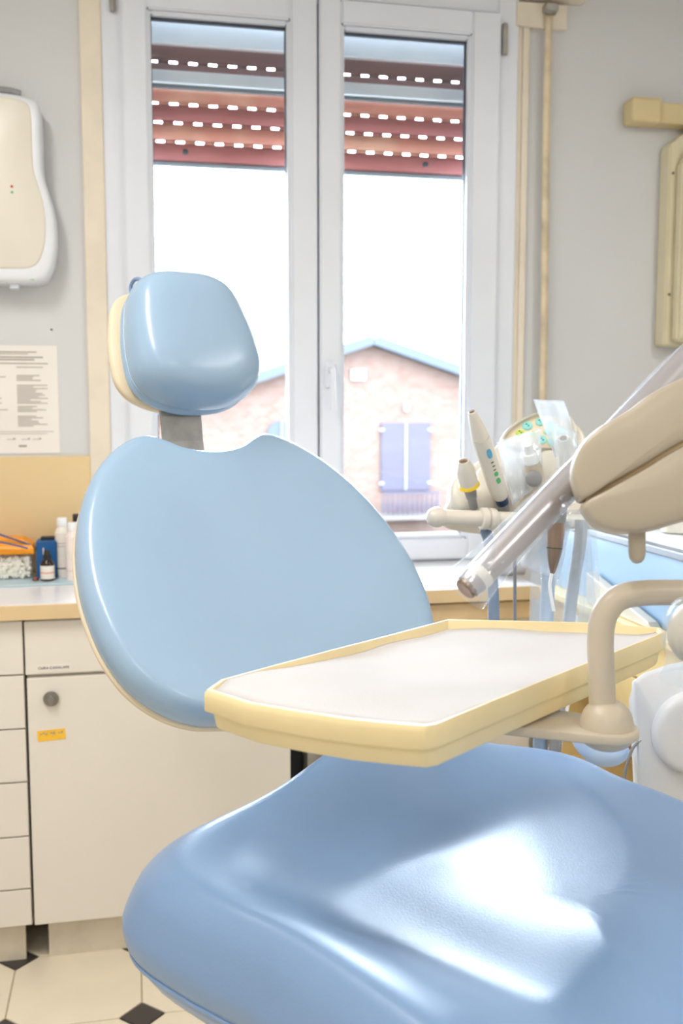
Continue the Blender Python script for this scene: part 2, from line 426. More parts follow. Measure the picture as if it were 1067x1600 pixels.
# handle
hz = 1.50; hx = 0.577
hd = box('window_handle', (hx-0.016, W-0.046, hz-0.035), (hx+0.016, W-0.036, hz+0.04), M['pvc'], win, 0.005)
tube('lever', [(hx, W-0.046, hz+0.015), (hx, W-0.07, hz+0.017), (hx, W-0.078, hz-0.005), (hx, W-0.078, hz-0.10)], 0.009, M['pvc'], hd)
# hinges
for x, z in ((1.112, 2.50), (-0.030, 2.535)):
    lathe('hinge', [(0.006, -0.045), (0.0085, -0.043), (0.0085, 0.042), (0.006, 0.045)], M['darksteel'], win, (x, W-0.028, z), (x, W-0.028, z+1), seg=14)
# cream casing strips beside the window
struct(box('trim_2', (-0.122, W-0.012, 0.93), (-0.062, W, RZ1), M['creamwood'], bev=0.003))
struct(box('trim_3', (1.160, W-0.008, 0.93), (1.176, W, 2.56), M['creamwood'], bev=0.002))
struct(box('trim_4', (1.176, W-0.014, 0.93), (1.197, W, 2.545), M['creamwood'], bev=0.003))
# shutter box soffit and ledge above right end of the window
struct(box('trim_5', (0.50, W-0.05, 2.625), (1.365, W, RZ1), M['creamwood'], bev=0.004))
struct(box('trim_6', (1.150, W-0.022, 2.545), (1.312, W, 2.615), M['creamwood'], bev=0.003))
# ------------------------------------------------------------------ shutter pull strap
st = thing('shutter_strap', (1.252, W-0.03, 0.95), 'cream webbing shutter strap hanging beside the window', 'strap')
sheet('webbing', lambda u, v: Vector((1.240+0.024*u+0.003*math.sin(v*5), W-0.03+0.002*math.sin(v*11), 0.95+v*1.64)), 2, 40, M['belt'], st, 0.0022)
gd = box('strap_guide', (1.232, W-0.052, 2.585), (1.272, W-0.010, 2.607), M['darksteel'], st, 0.003)
lathe('roller', [(0.008, 0), (0.009, 0.002), (0.009, 0.03), (0.008, 0.032)], M['steel'], gd, (1.236, W-0.035, 2.587), (2, W-0.035, 2.587), seg=14)
# ------------------------------------------------------------------ roller shutter outside
sh = thing('roller_shutter', (0.545, W+0.12, 2.10), 'partly lowered red brown roller shutter with slotted slats outside window', 'shutter')
SY = W+0.125
def slat(z0, z1, material, seed, slots=True):
    """curved slat; a row of light slots along its lower edge"""
    bm = bmesh.new(); x0, x1 = -0.03, 1.13; nz = 5; sl = 0.0075 if slots else 0
    zt = z0+sl
    prof = [(SY-0.008*math.sin(math.pi*i/nz), zt+(z1-zt)*i/nz) for i in range(nz+1)]
    a = [bm.verts.new((x0, y, z)) for y, z in prof]; b = [bm.verts.new((x1, y, z)) for y, z in prof]
    a2 = [bm.verts.new((x0, y+0.006, z)) for y, z in prof]; b2 = [bm.verts.new((x1, y+0.006, z)) for y, z in prof]
    for i in range(nz):
        bm.faces.new((a[i], b[i], b[i+1], a[i+1])); bm.faces.new((a2[i], a2[i+1], b2[i+1], b2[i]))
    bm.faces.new((a[0], a2[0], b2[0], b[0])); bm.faces.new((a[-1], b[-1], b2[-1], a2[-1]))
    if slots:
        r = random.Random(seed); x = x0+r.uniform(0, 0.03)
        while x < x1:
            xe = min(x+0.034, x1)
            add_box(bm, (x, SY-0.001, z0), (xe, SY+0.004, zt)); x = xe+0.024
    return from_bm('slat', bm, material, sh, True)
slat(2.414, 2.500, M['slatdark'], 3); slat(2.380, 2.414, M['slatdark'], 3, False)
slat(2.296, 2.352, M['slatlit'], 4); slat(2.242, 2.296, M['slat'], 5); slat(2.187, 2.242, M['slatlit'], 6)
slat(2.130, 2.187, M['slat'], 7, False)
box('bottom_bar', (-0.03, SY-0.006, 2.120), (1.13, SY+0.012, 2.132), M['greyalu'], sh, 0.002)
for x in (0.17, 0.91): lathe('stopper', [(0.008, 0), (0.008, 0.012), (0.005, 0.015)], M['dark'], sh, (x, SY-0.004, 2.160), (x, SY-1, 2.160), seg=12)
for x0, x1 in ((-0.05, -0.03), (1.13, 1.15)): box('guide_rail', (x0, SY-0.02, 0.94), (x1, SY+0.025, 2.6), M['alu'], sh, 0.002)
box('shutter_box_lip', (-0.05, SY-0.045, 2.455), (1.15, SY-0.02, 2.56), M['alu'], sh, 0.003)
box('cross_bar', (-0.05, SY-0.04, 2.346), (1.15, SY-0.02, 2.383), M['alu'], sh, 0.004)
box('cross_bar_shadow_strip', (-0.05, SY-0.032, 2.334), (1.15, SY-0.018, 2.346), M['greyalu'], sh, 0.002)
# ------------------------------------------------------------------ house across the street
BY = 30.0
bd = thing('brick_house', (7.2, BY, -5), 'pale brick gabled house across the street seen through the window', 'house')
fac = [(-3.5, -5), (18.0, -5), (18.0, -0.2), (7.16, 3.35), (-3.5, -0.15)]
V = [(x, BY, z) for x, z in fac]+[(x, BY+8, z) for x, z in fac]
mesh('facade', V, [(0, 1, 2, 3, 4), (9, 8, 7, 6, 5)]+[(i, (i+1) % 5, 5+(i+1) % 5, 5+i) for i in range(5)], M['brick'], bd)
for sgn, xe, ze in ((1, 18.6, -0.40), (-1, -4.1, -0.35)):
    x0, z0 = 7.16, 3.35; d = Vector((xe-x0, 0, ze-z0)); nrm = Vector((-d.z*sgn, 0, d.x*sgn)).normalized()
    V = []
    for p in (Vector((x0, 0, z0)), Vector((xe, 0, ze))):
        for off in (0.0, 0.30):
            for y in (BY-0.55, BY+8.3): V.append(Vector((p.x, y, p.z))+nrm*off)
    mesh('roof_slope', V, [(0, 1, 3, 2), (4, 6, 7, 5), (0, 2, 6, 4), (1, 5, 7, 3), (0, 4, 5, 1), (2, 3, 7, 6)], M['roof'], bd)
sw = box('shutter_pair', (7.50, BY-0.1, -1.12), (9.08, BY+0.02, 1.0), M['purple'], bd, 0.01)
box('shutter_split', (8.275, BY-0.13, -1.10), (8.305, BY-0.09, 0.98), M['greyalu'], sw)
for z in (-0.9, 0.75):
    for x in (7.44, 9.0): box('shutter_hinge', (x, BY-0.14, z), (x+0.14, BY-0.1, z+0.06), M['greyalu'], sw)
bal = box('balcony_slab', (7.3, BY-0.8, -1.95), (9.3, BY, -1.83), M['render'], bd)
box('balcony_rail', (7.4, BY-0.75, -1.16), (9.2, BY-0.70, -1.10), M['purple'], bal)
for i in range(12):
    x = 7.42+i*0.155
    lathe('baluster', [(0.02, 0), (0.045, 0.12), (0.055, 0.3), (0.03, 0.5), (0.025, 0.67)], M['purple'], bal, (x, BY-0.72, -1.83), (x, BY-0.72, 0), seg=8)
box('wall_lamp', (8.22, BY-0.2, 1.35), (8.36, BY, 1.62), M['greyalu'], bd, 0.02)
box('vent', (6.55, BY-0.12, 2.28), (7.0, BY, 2.62), M['greyalu'], bd, 0.02)
# arched window
ar = [(3.95+0.0, -0.3)]+[(4.40-0.45*math.cos(math.pi*i/14), 0.62+0.45*math.sin(math.pi*i/14)) for i in range(15)]+[(4.85, -0.3)]
n = len(ar); V = [(x, BY-0.12, z) for x, z in ar]+[(x, BY, z) for x, z in ar]
aw = mesh('arched_window', V, [tuple(range(n))]+[(i, (i+1) % n, n+(i+1) % n, n+i) for i in range(n)], M['roof'], bd)
box('arched_window_bar', (4.37, BY-0.16, -0.3), (4.43, BY-0.12, 1.05), M['render'], aw)
struct(box('street_ground', (-60, 5, -5.4), (80, 60, -5.0), M['ground']))
tag(box('garden_wall', (-12, 23.8, -5), (26, 24.1, -2.0), M['render'], None, 0.03), 'low white rendered garden wall in front of the brick house', 'wall')

# ------------------------------------------------------------------ built-in furniture on the window wall
ZC = 0.93; YF = 2.50
wt = thing('worktop', (0.2, 2.72, ZC-0.036), 'white worktop with tan front edge running under the window', 'worktop')
box('worktop_slab', (-1.30, 2.484, ZC-0.036), (1.06, W-0.001, ZC), M['counter'], wt, 0.002)
box('front_edging', (-1.30, 2.474, ZC-0.037), (1.06, 2.484, ZC-0.0008), M['counteredge'], wt, 0.0015)
def knob(x, z, parent):
    kb = lathe('knob', [(0.009, 0), (0.018, 0.004), (0.019, 0.009), (0.0165, 0.013), (0.012, 0.014), (0.0115, 0.018), (0.0105, 0.021), (0.006, 0.0225)], M['steel'], parent, (x, YF, z), (x, YF-1, z), seg=24)
    return kb
def front(name, x0, x1, z0, z1, parent, material=None):
    return box(name, (x0, YF, z0), (x1, YF+0.019, z1), material or M['laminate'], parent, 0.0015)
# drawer unit at the picture's left edge
du = thing('drawer_cabinet', (-0.60, 2.72, 0), 'cream cabinet with a stack of flat drawers left of the door cabinet', 'cabinet')
box('body', (-0.92, YF+0.02, 0.10), (-0.275, W-0.002, 0.893), M['laminate'], du)
zs = [0.888, 0.752, 0.616, 0.480, 0.340, 0.203, 0.106]
for a, b in zip(zs[:-1], zs[1:]): front('drawer', -0.92, -0.275, b+0.002, a-0.002, du)
box('plinth', (-0.92, YF+0.035, 0), (-0.295, YF+0.05, 0.10), M['plinth'], du)
# door unit
dc = thing('door_cabinet', (0.06, 2.72, 0), 'cream cabinet with one wide door, top drawer and yellow sticker', 'cabinet')
box('body', (-0.268, YF+0.02, 0.10), (0.384, W-0.002, 0.893), M['laminate'], dc)
dr = front('drawer', -0.270, 0.386, 0.7515, 0.884, dc)
lb = box('name_label', (-0.243, YF-0.0012, 0.757), (-0.163, YF, 0.775), M['sheet'], dr)
do = front('door', -0.268, 0.386, 0.106, 0.742, dc)
knob(-0.211, 0.690, do)
sk = box('yellow_sticker', (-0.247, YF-0.0012, 0.583), (-0.180, YF, 0.610), M['sticker'], do, 0, Matrix.Translation((-0.21, 0, 0.6)) @ Matrix.Rotation(math.radians(-3), 4, 'Y') @ Matrix.Translation((0.21, 0, -0.6)))
box('plinth', (-0.238, YF+0.035, 0), (0.384, YF+0.05, 0.10), M['plinth'], dc)
def text(name, body, size, loc, material, parent, rot=(math.pi/2, 0, 0)):
    cu = bpy.data.curves.new(name, 'FONT'); cu.body = body; cu.size = size; cu.align_x = 'CENTER'; cu.align_y = 'CENTER'; cu.extrude = 0.0002
    cu.materials.append(material); o = bpy.data.objects.new(name, cu); COL.objects.link(o)
    me = bpy.data.meshes.new_from_object(o); bpy.data.objects.remove(o)
    o = bpy.data.objects.new(name, me); COL.objects.link(o)
    o.location = loc; o.rotation_euler = rot; o.parent = parent; o['kind'] = 'stuff'
    return o
text('lettering', 'CURA CANALARE', 0.0092, (-0.203, YF-0.0016, 0.7665), M['inkdark'], dr)
for i in range(9):
    x = -0.240+i*0.0062
    box('pen_mark', (x, YF-0.0018, 0.5985+0.002*math.sin(i*2.3)+i*0.0003), (x+0.004, YF-0.0012, 0.6015+0.002*math.sin(i*1.7)+i*0.0003), M['ink'], do)
# tall dark gap beside the door cabinet: a steel box stands in it
gp = thing('steel_cabinet', (0.44, 2.75, 0), 'dark grey steel box in the gap beside the cream door cabinet', 'cabinet')
box('steel_body', (0.440, YF+0.05, 0.0), (0.489, W-0.01, 0.86), M['darksteel'], gp, 0.004)
box('gap_shade_fill', (0.392, YF+0.12, 0.0), (0.439, W-0.01, 0.86), M['dark'], gp, 0.004)  # dark fill standing for the shade inside the open gap
# cabinet under the window, right part
rc = thing('under_window_cabinet', (0.77, 2.72, 0), 'cream cabinet under the worktop right of the steel box', 'cabinet')
box('body', (0.494, YF+0.02, 0.10), (1.05, W-0.002, 0.893), M['laminate'], rc)
front('drawer', 0.494, 1.05, 0.838, 0.884, rc, M['counteredge'])
front('door', 0.494, 0.77, 0.106, 0.80, rc); front('door', 0.774, 1.05, 0.106, 0.80, rc)
box('plinth', (0.494, YF+0.035, 0), (1.05, YF+0.05, 0.10), M['plinth'], rc)
# ------------------------------------------------------------------ side cabinet along the right (with pale blue upstand)
XS = 1.107
sc = thing('side_cabinet', (1.35, 1.75, 0), 'honey coloured side cabinet with pale blue upstand on the right', 'cabinet')
box('carcass_top', (XS, 1.10, 0.70), (1.62, 2.475, 0.93), M['yellowwood'], sc, 0.003)
for z0, z1 in ((0.705, 0.800), (0.806, 0.908)):
    for y0, y1 in ((1.11, 1.78), (1.785, 2.47)): box('drawer', (XS-0.018, y0, z0), (XS, y1, z1), M['yellowwood'], sc, 0.002)
box('carcass_base', (XS, 1.10, 0.08), (1.62, 2.475, 0.46), M['yellowwood'], sc, 0.003)
for y0, y1 in ((1.11, 1.78), (1.785, 2.47)): box('base_door', (XS-0.018, y0, 0.10), (XS, y1, 0.45), M['yellowwood'], sc, 0.002)
box('niche_back', (1.45, 1.10, 0.46), (1.62, 2.475, 0.70), M['plinth'], sc)
for y in (1.10, 2.457): box('niche_side', (XS, y, 0.46), (1.45, y+0.018, 0.70), M['yellowwood'], sc)
box('plinth', (XS+0.04, 1.10, 0), (1.62, 2.475, 0.08), M['plinth'], sc)
box('blue_upstand', (XS, 1.10, 0.93), (XS+0.02, 2.475, 1.088), M['bluepanel'], sc, 0.002)
box('grey_edge_strip', (XS-0.006, 1.10, 1.088), (XS+0.024, 2.475, 1.106), M['greytrim'], sc, 0.003)
box('upstand_back', (XS+0.02, 1.10, 0.93), (1.62, 2.475, 1.100), M['white'], sc, 0.002)
# rounded white bin-like housing on the side cabinet top
wh = rings('sterilizer_case', [(-0.17, -0.2), (0.17, -0.2), (0.2, 0), (0.17, 0.2), (-0.17, 0.2), (-0.2, 0)], (0, 0), spline_prof([(0.90, 0), (0.99, 0.01), (1.0, 0.03), (1.0, 0.10), (0.94, 0.13), (0.80, 0.145)], 3),
     lambda u, v, h_, t: Vector((1.42+u, 1.75+v*1.2, 1.101+h_)), M['white'], None, 48)
tag(recenter(wh), 'low rounded white case on top of the side cabinet', 'case')
# clutter in the niche
for (x, y, sx, sy, sz, mt, nm, lab, cat) in (
    (1.20, 2.02, 0.10, 0.16, 0.10, 'bluebox', 'storage_box', 'dark blue box standing in the side cabinet niche, farthest from camera', 'box'),
    (1.22, 1.80, 0.12, 0.14, 0.06, 'steelblue', 'storage_box', 'mid blue flat box in the side cabinet niche', 'box'),
    (1.20, 1.62, 0.08, 0.12, 0.05, 'pink', 'packet', 'reddish packet lying in the side cabinet niche', 'packet'),
    (1.19, 1.46, 0.10, 0.10, 0.09, 'bluebox', 'storage_box', 'deep blue box in the side cabinet niche nearest the chair', 'box')):
    bx_ = thing(nm, (x, y, 0.46), lab, cat)
    box('carton', (x-sx/2, y-sy/2, 0.4605), (x+sx/2, y+sy/2, 0.46+sz), M[mt], bx_, 0.003)
    box('flap', (x-sx/2+0.004, y-sy/2+0.004, 0.46+sz), (x+sx/2-0.004, y+sy/2-0.004, 0.462+sz), M['whitelabel'], bx_)
# slanted cream stand in front of the blue upstand
box('ledge', (XS-0.05, 1.10, 0.912), (XS, 2.472, 0.930), M['yellowwood'], sc, 0.002)
pp = [onx(915, 893, XS-0.03), onx(1012, 972, XS-0.03), onx(1018, 1010, XS-0.03), onx(915, 985, XS-0.03)]
ZL = 0.9305
pp = [Vector((p.x, p.y, max(p.z, ZL))) for p in pp]
pp[2].z = pp[3].z = ZL
V = [p for p in pp]+[p+Vector((0.024, 0, 0)) for p in pp]
wg = mesh('slanted_stand', V, [(0, 1, 2, 3), (7, 6, 5, 4)]+[(i, (i+1) % 4, 4+(i+1) % 4, 4+i) for i in range(4)], M['unit'])
mdw = wg.modifiers.new('b', 'BEVEL'); mdw.width = 0.003; mdw.segments = 2
tag(recenter(wg), 'cream slanted stand before the pale blue upstand', 'stand')
# ------------------------------------------------------------------ wall items
# hand dryer on the left
dz = [( -0.42, 2.240), (-0.300, 2.236), (-0.242, 2.225), (-0.226, 2.200), (-0.224, 2.12), (-0.223, 2.04), (-0.214, 2.00), (-0.198, 1.94), (-0.192, 1.88), (-0.196, 1.82), (-0.212, 1.77), (-0.235, 1.748), (-0.28, 1.742), (-0.42, 1.741)]
out = dz+[(-0.84-x, z) for x, z in dz[::-1][1:-1]]
dsp = thing('hand_dryer', (-0.42, W-0.06, 1.741), 'cream wall mounted dryer with waisted outline above the printed sheet', 'hand dryer')
rings('casing', out, (-0.42, 1.99), [(1.0, 0.0)]+spline_prof([(1.0, 0.06), (1.0, 0.085), (0.985, 0.1), (0.95, 0.106), (0.90, 0.1065)], 3), lambda u, v, hh, t: Vector((u, W-hh, v)), M['dispedge'], dsp, 140)
rings('front_panel', out, (-0.42, 1.99), [(0.905, 0.104), (0.90, 0.1085), (0.88, 0.110), (0.5, 0.112)], lambda u, v, hh, t: Vector((u-0.004, W-hh, v+0.012)), M['dispenser'], dsp, 140)
for nm, zz, mt in (('red_indicator', 1.992, 'red'), ('green_indicator', 1.977, 'green')):
    lathe(nm, [(0.0035, 0), (0.0035, 0.002), (0.001, 0.003)], M[mt], dsp, (-0.302, W-0.1105, zz), (-0.302, 0, zz), seg=12)
box('green_slot', (-0.285, W-0.104, 1.749), (-0.252, W-0.09, 1.757), M['green'], dsp, 0.002)
box('latch', (-0.320, W-0.08, 1.728), (-0.296, W-0.05, 1.748), M['dispedge'], dsp, 0.003)
pipe = tube('conduit', [(-0.46, W-0.025, 2.262), (-0.36, W-0.025, 2.262), (-0.31, W-0.025, 2.260), (-0.282, W-0.025, 2.254)], 0.0125, M['hosegrey'])
tag(recenter(pipe), 'short grey conduit bending down into the hand dryer', 'conduit')
# printed sheet
ps = thing('printed_sheet', (-0.36, W, 1.276), 'printed notice sheet taped to the wall above the worktop', 'sheet')
box('sheet_paper', (-0.50, W-0.0025, 1.276), (-0.205, W-0.0008, 1.580), M['sheet'], ps)
bmi = bmesh.new(); bmd = bmesh.new(); r = random.Random(5)
def line(bm_, x0, x1, z, hgt=0.0022): add_box(bm_, (x0, W-0.0032, z), (x1, W-0.0025, z+hgt))
line(bmi, -0.46, -0.262, 1.560, 0.003); line(bmi, -0.38, -0.285, 1.555, 0.002)
line(bmd, -0.47, -0.245, 1.545, 0.004); line(bmd, -0.44, -0.268, 1.538, 0.004); line(bmi, -0.49, -0.232, 1.528, 0.003)
z = 1.518
while z > 1.345:
    if r.random() < 0.86: line(bmi, -0.318, -0.318+r.uniform(0.035, 0.085), z)
    if r.random() < 0.3: line(bmi, -0.48, -0.48+r.uniform(0.06, 0.14), z)
    z -= 0.0046
line(bmi, -0.49, -0.222, 1.337, 0.0015); line(bmi, -0.49, -0.24, 1.331, 0.0015)
for x in (-0.35, -0.31, -0.28): line(bmi, x, x+0.02, 1.315, 0.0015); line(bmd, x+0.018, x+0.023, 1.315, 0.005)
line(bmi, -0.318, -0.296, 1.294, 0.006)
tag(from_bm('fine_print', bmi, M['ink'], ps), kind='stuff'); tag(from_bm('heading_print', bmd, M['ink'], ps), kind='stuff')
nail = lathe('nail', [(0.0022, 0), (0.0028, 0.004), (0.001, 0.005)], M['inkdark'], None, (-0.219, W, 1.625), (-0.219, 0, 1.625), seg=10)
tag(recenter(nail), 'tiny dark nail in the wall above the printed sheet', 'nail')
# tan bracket and ivory panel at right
wb = thing('wall_bracket', (1.6, W-0.05, 2.27), 'tan plastic bracket box with rail high on the right wall', 'bracket')
box('bracket_block', (1.512, W-0.07, 2.275), (1.612, W, 2.352), M['tanbox'], wb, 0.012, seg=3)
box('rail', (1.612, W-0.055, 2.279), (2.25, W, 2.342), M['tanbox'], wb, 0.004)
ip = thing('wall_panel', (1.75, W-0.1, 1.61), 'ivory wall mounted equipment panel at the right edge', 'panel')
pl = [(1.645, 1.600), (1.645, 2.215), (1.73, 2.280), (2.05, 2.280), (2.05, 1.600)]
def prism(name, poly, y0, y1, material, parent, bev=0.004):
    bm = bmesh.new(); a = [bm.verts.new((x, y0, z)) for x, z in poly]; b = [bm.verts.new((x, y1, z)) for x, z in poly]; n = len(poly)
    bm.faces.new(a); bm.faces.new(b[::-1])
    for i in range(n): bm.faces.new((a[i], a[(i+1) % n], b[(i+1) % n], b[i]))
    if bev: bmesh.ops.bevel(bm, geom=list(bm.edges), offset=bev, segments=2, affect='EDGES')
    return from_bm(name, bm, material, parent)
prism('back_plate', pl, W-0.06, W, M['olive'], ip, 0.005)
prism('front_cover', [(1.668, 1.612), (1.668, 2.16), (1.74, 2.215), (2.03, 2.215), (2.03, 1.612)], W-0.10, W-0.06, M['olive'], ip, 0.008)
for z in (1.76, 2.13): lathe('screw', [(0.004, 0), (0.004, 0.002)], M['inkdark'], ip, (1.658, W-0.06, z), (1.658, 0, z), seg=10)
dish = lathe('round_dish', spline_prof([(0.02, 0), (0.12, 0.004), (0.155, 0.02), (0.165, 0.04), (0.15, 0.055), (0.02, 0.06)], 3), M['white'], ip, (1.862, W-0.10, 1.885), (1.862, 0, 1.885), seg=40)
lathe('arm_stub', [(0.045, 0), (0.05, 0.01), (0.05, 0.09), (0.04, 0.1)], M['white'], ip, (1.745, W-0.10, 2.195), (1.745, 0, 2.195), seg=24)

# ------------------------------------------------------------------ things on the left worktop
mt_ = box('counter_mat', (-0.62, 2.742, ZC+0.0005), (-0.10, 2.93, ZC+0.005), M['traymat'], None, 0.001)
tag(recenter(mt_), 'pale blue mat under the bottles on the worktop', 'mat')
ZI = ZC+0.0055
cb = thing('cotton_box', (-0.36, 2.86, ZI), 'clear square box of cotton rolls with orange lid', 'box')
box('clear_body', (-0.455, 2.832, ZI), (-0.278, 2.925, ZI+0.072), M['clearbox'], cb, 0.006)
bm = bmesh.new(); r = random.Random(3)
for i in range(420):
    x = r.uniform(-0.449, -0.286); y = r.uniform(2.838, 2.918); zz = ZI+0.006+r.random()*0.052
    if i < 240: y = r.uniform(2.838, 2.848)
    mtx = Matrix.Translation((x, y, zz)) @ Matrix.Rotation(r.uniform(0, 6.3), 4, 'Z') @ Matrix.Rotation(r.uniform(0, 6.3), 4, 'X')
    bmesh.ops.create_cone(bm, cap_ends=True, segments=7, radius1=0.0042, radius2=0.0042, depth=0.011, matrix=mtx)
tag(from_bm('cotton_rolls', bm, M['cotton'], cb), kind='stuff')
rings('orange_lid', [(-0.46, 2.827), (-0.273, 2.827), (-0.273, 2.93), (-0.46, 2.93)], (-0.366, 2.88), [(0.985, 0), (1.0, 0.004), (1.0, 0.014), (0.94, 0.022), (0.66, 0.040), (0.60, 0.042)], lambda u, v, hh, t: Vector((u, v, ZI+0.070+hh)), M['orange'], cb, 0, smooth=False)
tw = thing('tweezers', (-0.37, 2.85, ZI+0.10), 'blue steel tweezers lying on the orange box lid', 'tweezers')
tube('prong', [(-0.40, 2.82, ZI+0.143), (-0.35, 2.825, ZI+0.122), (-0.282, 2.835, ZI+0.094)], 0.0024, M['steelblue'], tw, 8)
tube('prong', [(-0.40, 2.80, ZI+0.112), (-0.345, 2.80, ZI+0.106), (-0.287, 2.81, ZI+0.088)], 0.0024, M['steelblue'], tw, 8)
bb = thing('blue_carton', (-0.243, 2.865, ZI), 'tall dark blue carton behind the brown bottle', 'carton')
box('carton', (-0.268, 2.835, ZI), (-0.214, 2.90, ZI+0.103), M['bluebox'], bb, 0.0015)
box('carton_top', (-0.258, 2.86, ZI+0.103), (-0.216, 2.898, ZI+0.110), M['dark'], bb, 0.001)
box('carton_print', (-0.250, 2.8340, ZI+0.045), (-0.247, 2.835, ZI+0.085), M['whitelabel'], bb)
bt = thing('brown_bottle', (-0.235, 2.797, ZI), 'small brown glass bottle with white label and black dropper cap', 'bottle')
def bottle_at(x, y): return (x, y, ZI), (x, y, ZI+1)
a, b = bottle_at(-0.236, 2.797)
lathe('glass_body', [(0.016, 0), (0.0185, 0.002), (0.0185, 0.046), (0.016, 0.052), (0.010, 0.058), (0.0085, 0.062)], M['brownglass'], bt, a, b)
lathe('paper_label', [(0.0189, 0.006), (0.0189, 0.042)], M['whitelabel'], bt, a, b, cap=False)
lathe('label_stripe', [(0.0191, 0.021), (0.0191, 0.025)], M['pink'], bt, a, b, cap=False)
lathe('cap', [(0.0115, 0.058), (0.0115, 0.070), (0.009, 0.072), (0.008, 0.080), (0.006, 0.084)], M['blackcap'], bt, a, b)
def white_bottle(name, x, y, rad, hh, label, mt, band=None, capm='white'):
    o = thing(name, (x, y, ZI), label, 'bottle', 'white bottles on the worktop'); a, b = bottle_at(x, y)
    lathe('bottle_body', spline_prof([(rad*0.92, 0), (rad, 0.004), (rad, hh*0.66), (rad*0.97, hh*0.76), (rad*0.62, hh*0.85), (rad*0.52, hh*0.87)], 3), M[mt], o, a, b)
    lathe('cap', [(rad*0.66, hh*0.86), (rad*0.68, hh*0.87), (rad*0.66, hh*0.985), (rad*0.58, hh)], M[capm], o, a, b)
    for z0, z1, m_ in band or (): lathe('label_band', [(rad*1.006, z0*hh), (rad*1.006, z1*hh)], M[m_], o, a, b, cap=False)
    return o
white_bottle('white_bottle', -0.198, 2.860, 0.021, 0.165, 'tall white bottle with dark bands right of the blue carton', 'bottle', ((0.14, 0.16, 'navy'), (0.20, 0.52, 'sheet'), (0.52, 0.53, 'ink'), (0.57, 0.58, 'ink')))
white_bottle('white_bottle', -0.166, 2.800, 0.021, 0.158, 'pinkish white bottle nearest the chair backrest on the worktop', 'bottlepink', ((0.12, 0.52, 'whitelabel'), (0.16, 0.175, 'pink')))
white_bottle('white_bottle', -0.158, 2.885, 0.020, 0.172, 'white bottle with dark cap half hidden at the back', 'bottle', None, 'blackcap')
sc_ = lathe('rubber_cup', [(0.008, 0), (0.009, 0.003), (0.006, 0.010), (0.003, 0.012)], mat('reddish_rubber', (120, 66, 56), 0.5), None, (-0.268, 2.80, ZI), (-0.268, 2.80, 2), seg=14)
tag(recenter(sc_), 'small reddish brown rubber cup before the blue carton', 'cup')

# ------------------------------------------------------------------ dental chair
AX = 0.858; B = math.radians(35)
FH = Vector((math.sin(YAW), math.cos(YAW), 0))
FD = RT*math.sin(B)-FH*math.cos(B)       # the way the chair faces
LD = RT*math.cos(B)+FH*math.sin(B)       # across the chair
ZV = Vector((0, 0, 1))
def CH(u, s, z): return LD*(AX+u)+FD*(s-1.25)+ZV*z
ch = thing('dental_chair', CH(0, 0.35, 0), 'light blue padded dental chair with cream shells and separate headrest', 'dental chair')
# backrest
r_ = math.radians(43); UB = -FD*math.sin(r_)+ZV*math.cos(r_); NB = FD*math.cos(r_)+ZV*math.sin(r_)
OB = LD*AX+FD*(-1.4735)+ZV*1.1208
def BK(u, v, hh): return OB+LD*u+UB*v+NB*hh
half = [(0, .272), (.035, .275), (.070, .286), (.098, .303), (.128, .315), (.160, .307), (.197, .282), (.232, .247), (.265, .200), (.290, .150), (.308, .100), (.320, .050), (.327, 0), (.328, -.04), (.325, -.09), (.317, -.13), (.302, -.172), (.280, -.205), (.253, -.232), (.220, -.252), (.185, -.263), (.10, -.276), (0, -.280)]
ob = [(u*0.968, v*0.965) for u, v in mirror_outline(half)]
def dish_b(u, v): return -0.018*math.exp(-((u/0.17)**2))*math.exp(-(max(0, v+0.02)/0.15)**2)
prof = spline_prof([(0.965, -0.012), (0.988, -0.006), (1.0, 0.012), (0.995, 0.032), (0.965, 0.047), (0.91, 0.053), (0.80, 0.053), (0.60, 0.050), (0.35, 0.046), (0.12, 0.045)], 5)
back = rings('backrest', ob, (0, 0.0), prof, lambda u, v, hh, t: BK(u, v, hh-0.02+(dish_b(u, v)*min(1, max(0, (1-t)*5)))), M['vinyl'], ch, 200)
rings('backrest_shell', ob, (0, 0.0), spline_prof([(0.3, -0.075), (0.6, -0.072), (0.85, -0.060), (0.96, -0.045), (0.990, -0.034), (0.994, -0.026), (0.98, -0.022)], 4), lambda u, v, hh, t: BK(u, v, hh-0.006), M['shell'], back, 160)
# headrest
rh = math.radians(26); UH = -FD*math.sin(rh)+ZV*math.cos(rh); NH = FD*math.cos(rh)+ZV*math.sin(rh)
OH = LD*(AX-0.004)+FD*(-1.7163)+ZV*1.5225
def HD(u, v, hh): return OH+LD*u+UH*v+NH*hh
hh_ = [(0, .147), (.035, .1465), (.066, .140), (.092, .124), (.110, .095), (.120, .060), (.129, .015), (.1325, -.035), (.129, -.072), (.112, -.101), (.082, -.121), (.045, -.133), (0, -.1365)]
oh = [(u*0.955, v*0.955) for u, v in mirror_outline(hh_)]
hp = spline_prof([(0.93, -0.028), (0.985, -0.020), (1.0, 0.0), (0.985, 0.022), (0.94, 0.040), (0.84, 0.056), (0.66, 0.066), (0.40, 0.071), (0.15, 0.0725)], 5)
head = rings('headrest', oh, (0, 0), hp, lambda u, v, hh, t: HD(u, v, hh), M['vinyl'], ch, 140)
rings('headrest_gusset', oh, (0, 0), spline_prof([(0.90, -0.05), (0.97, -0.046), (0.985, -0.036), (0.965, -0.026), (0.93, -0.024)], 3), lambda u, v, hh, t: HD(u, v, hh), M['vinyl'], head, 120)
rings('headrest_shell', oh, (0, 0), spline_prof([(0.3, -0.092), (0.7, -0.088), (0.92, -0.076), (0.995, -0.060), (1.005, -0.050), (0.97, -0.044)], 4), lambda u, v, hh, t: HD(u*0.985-0.012, v*0.95+0.012, hh-0.012), M['shell'], head, 120)
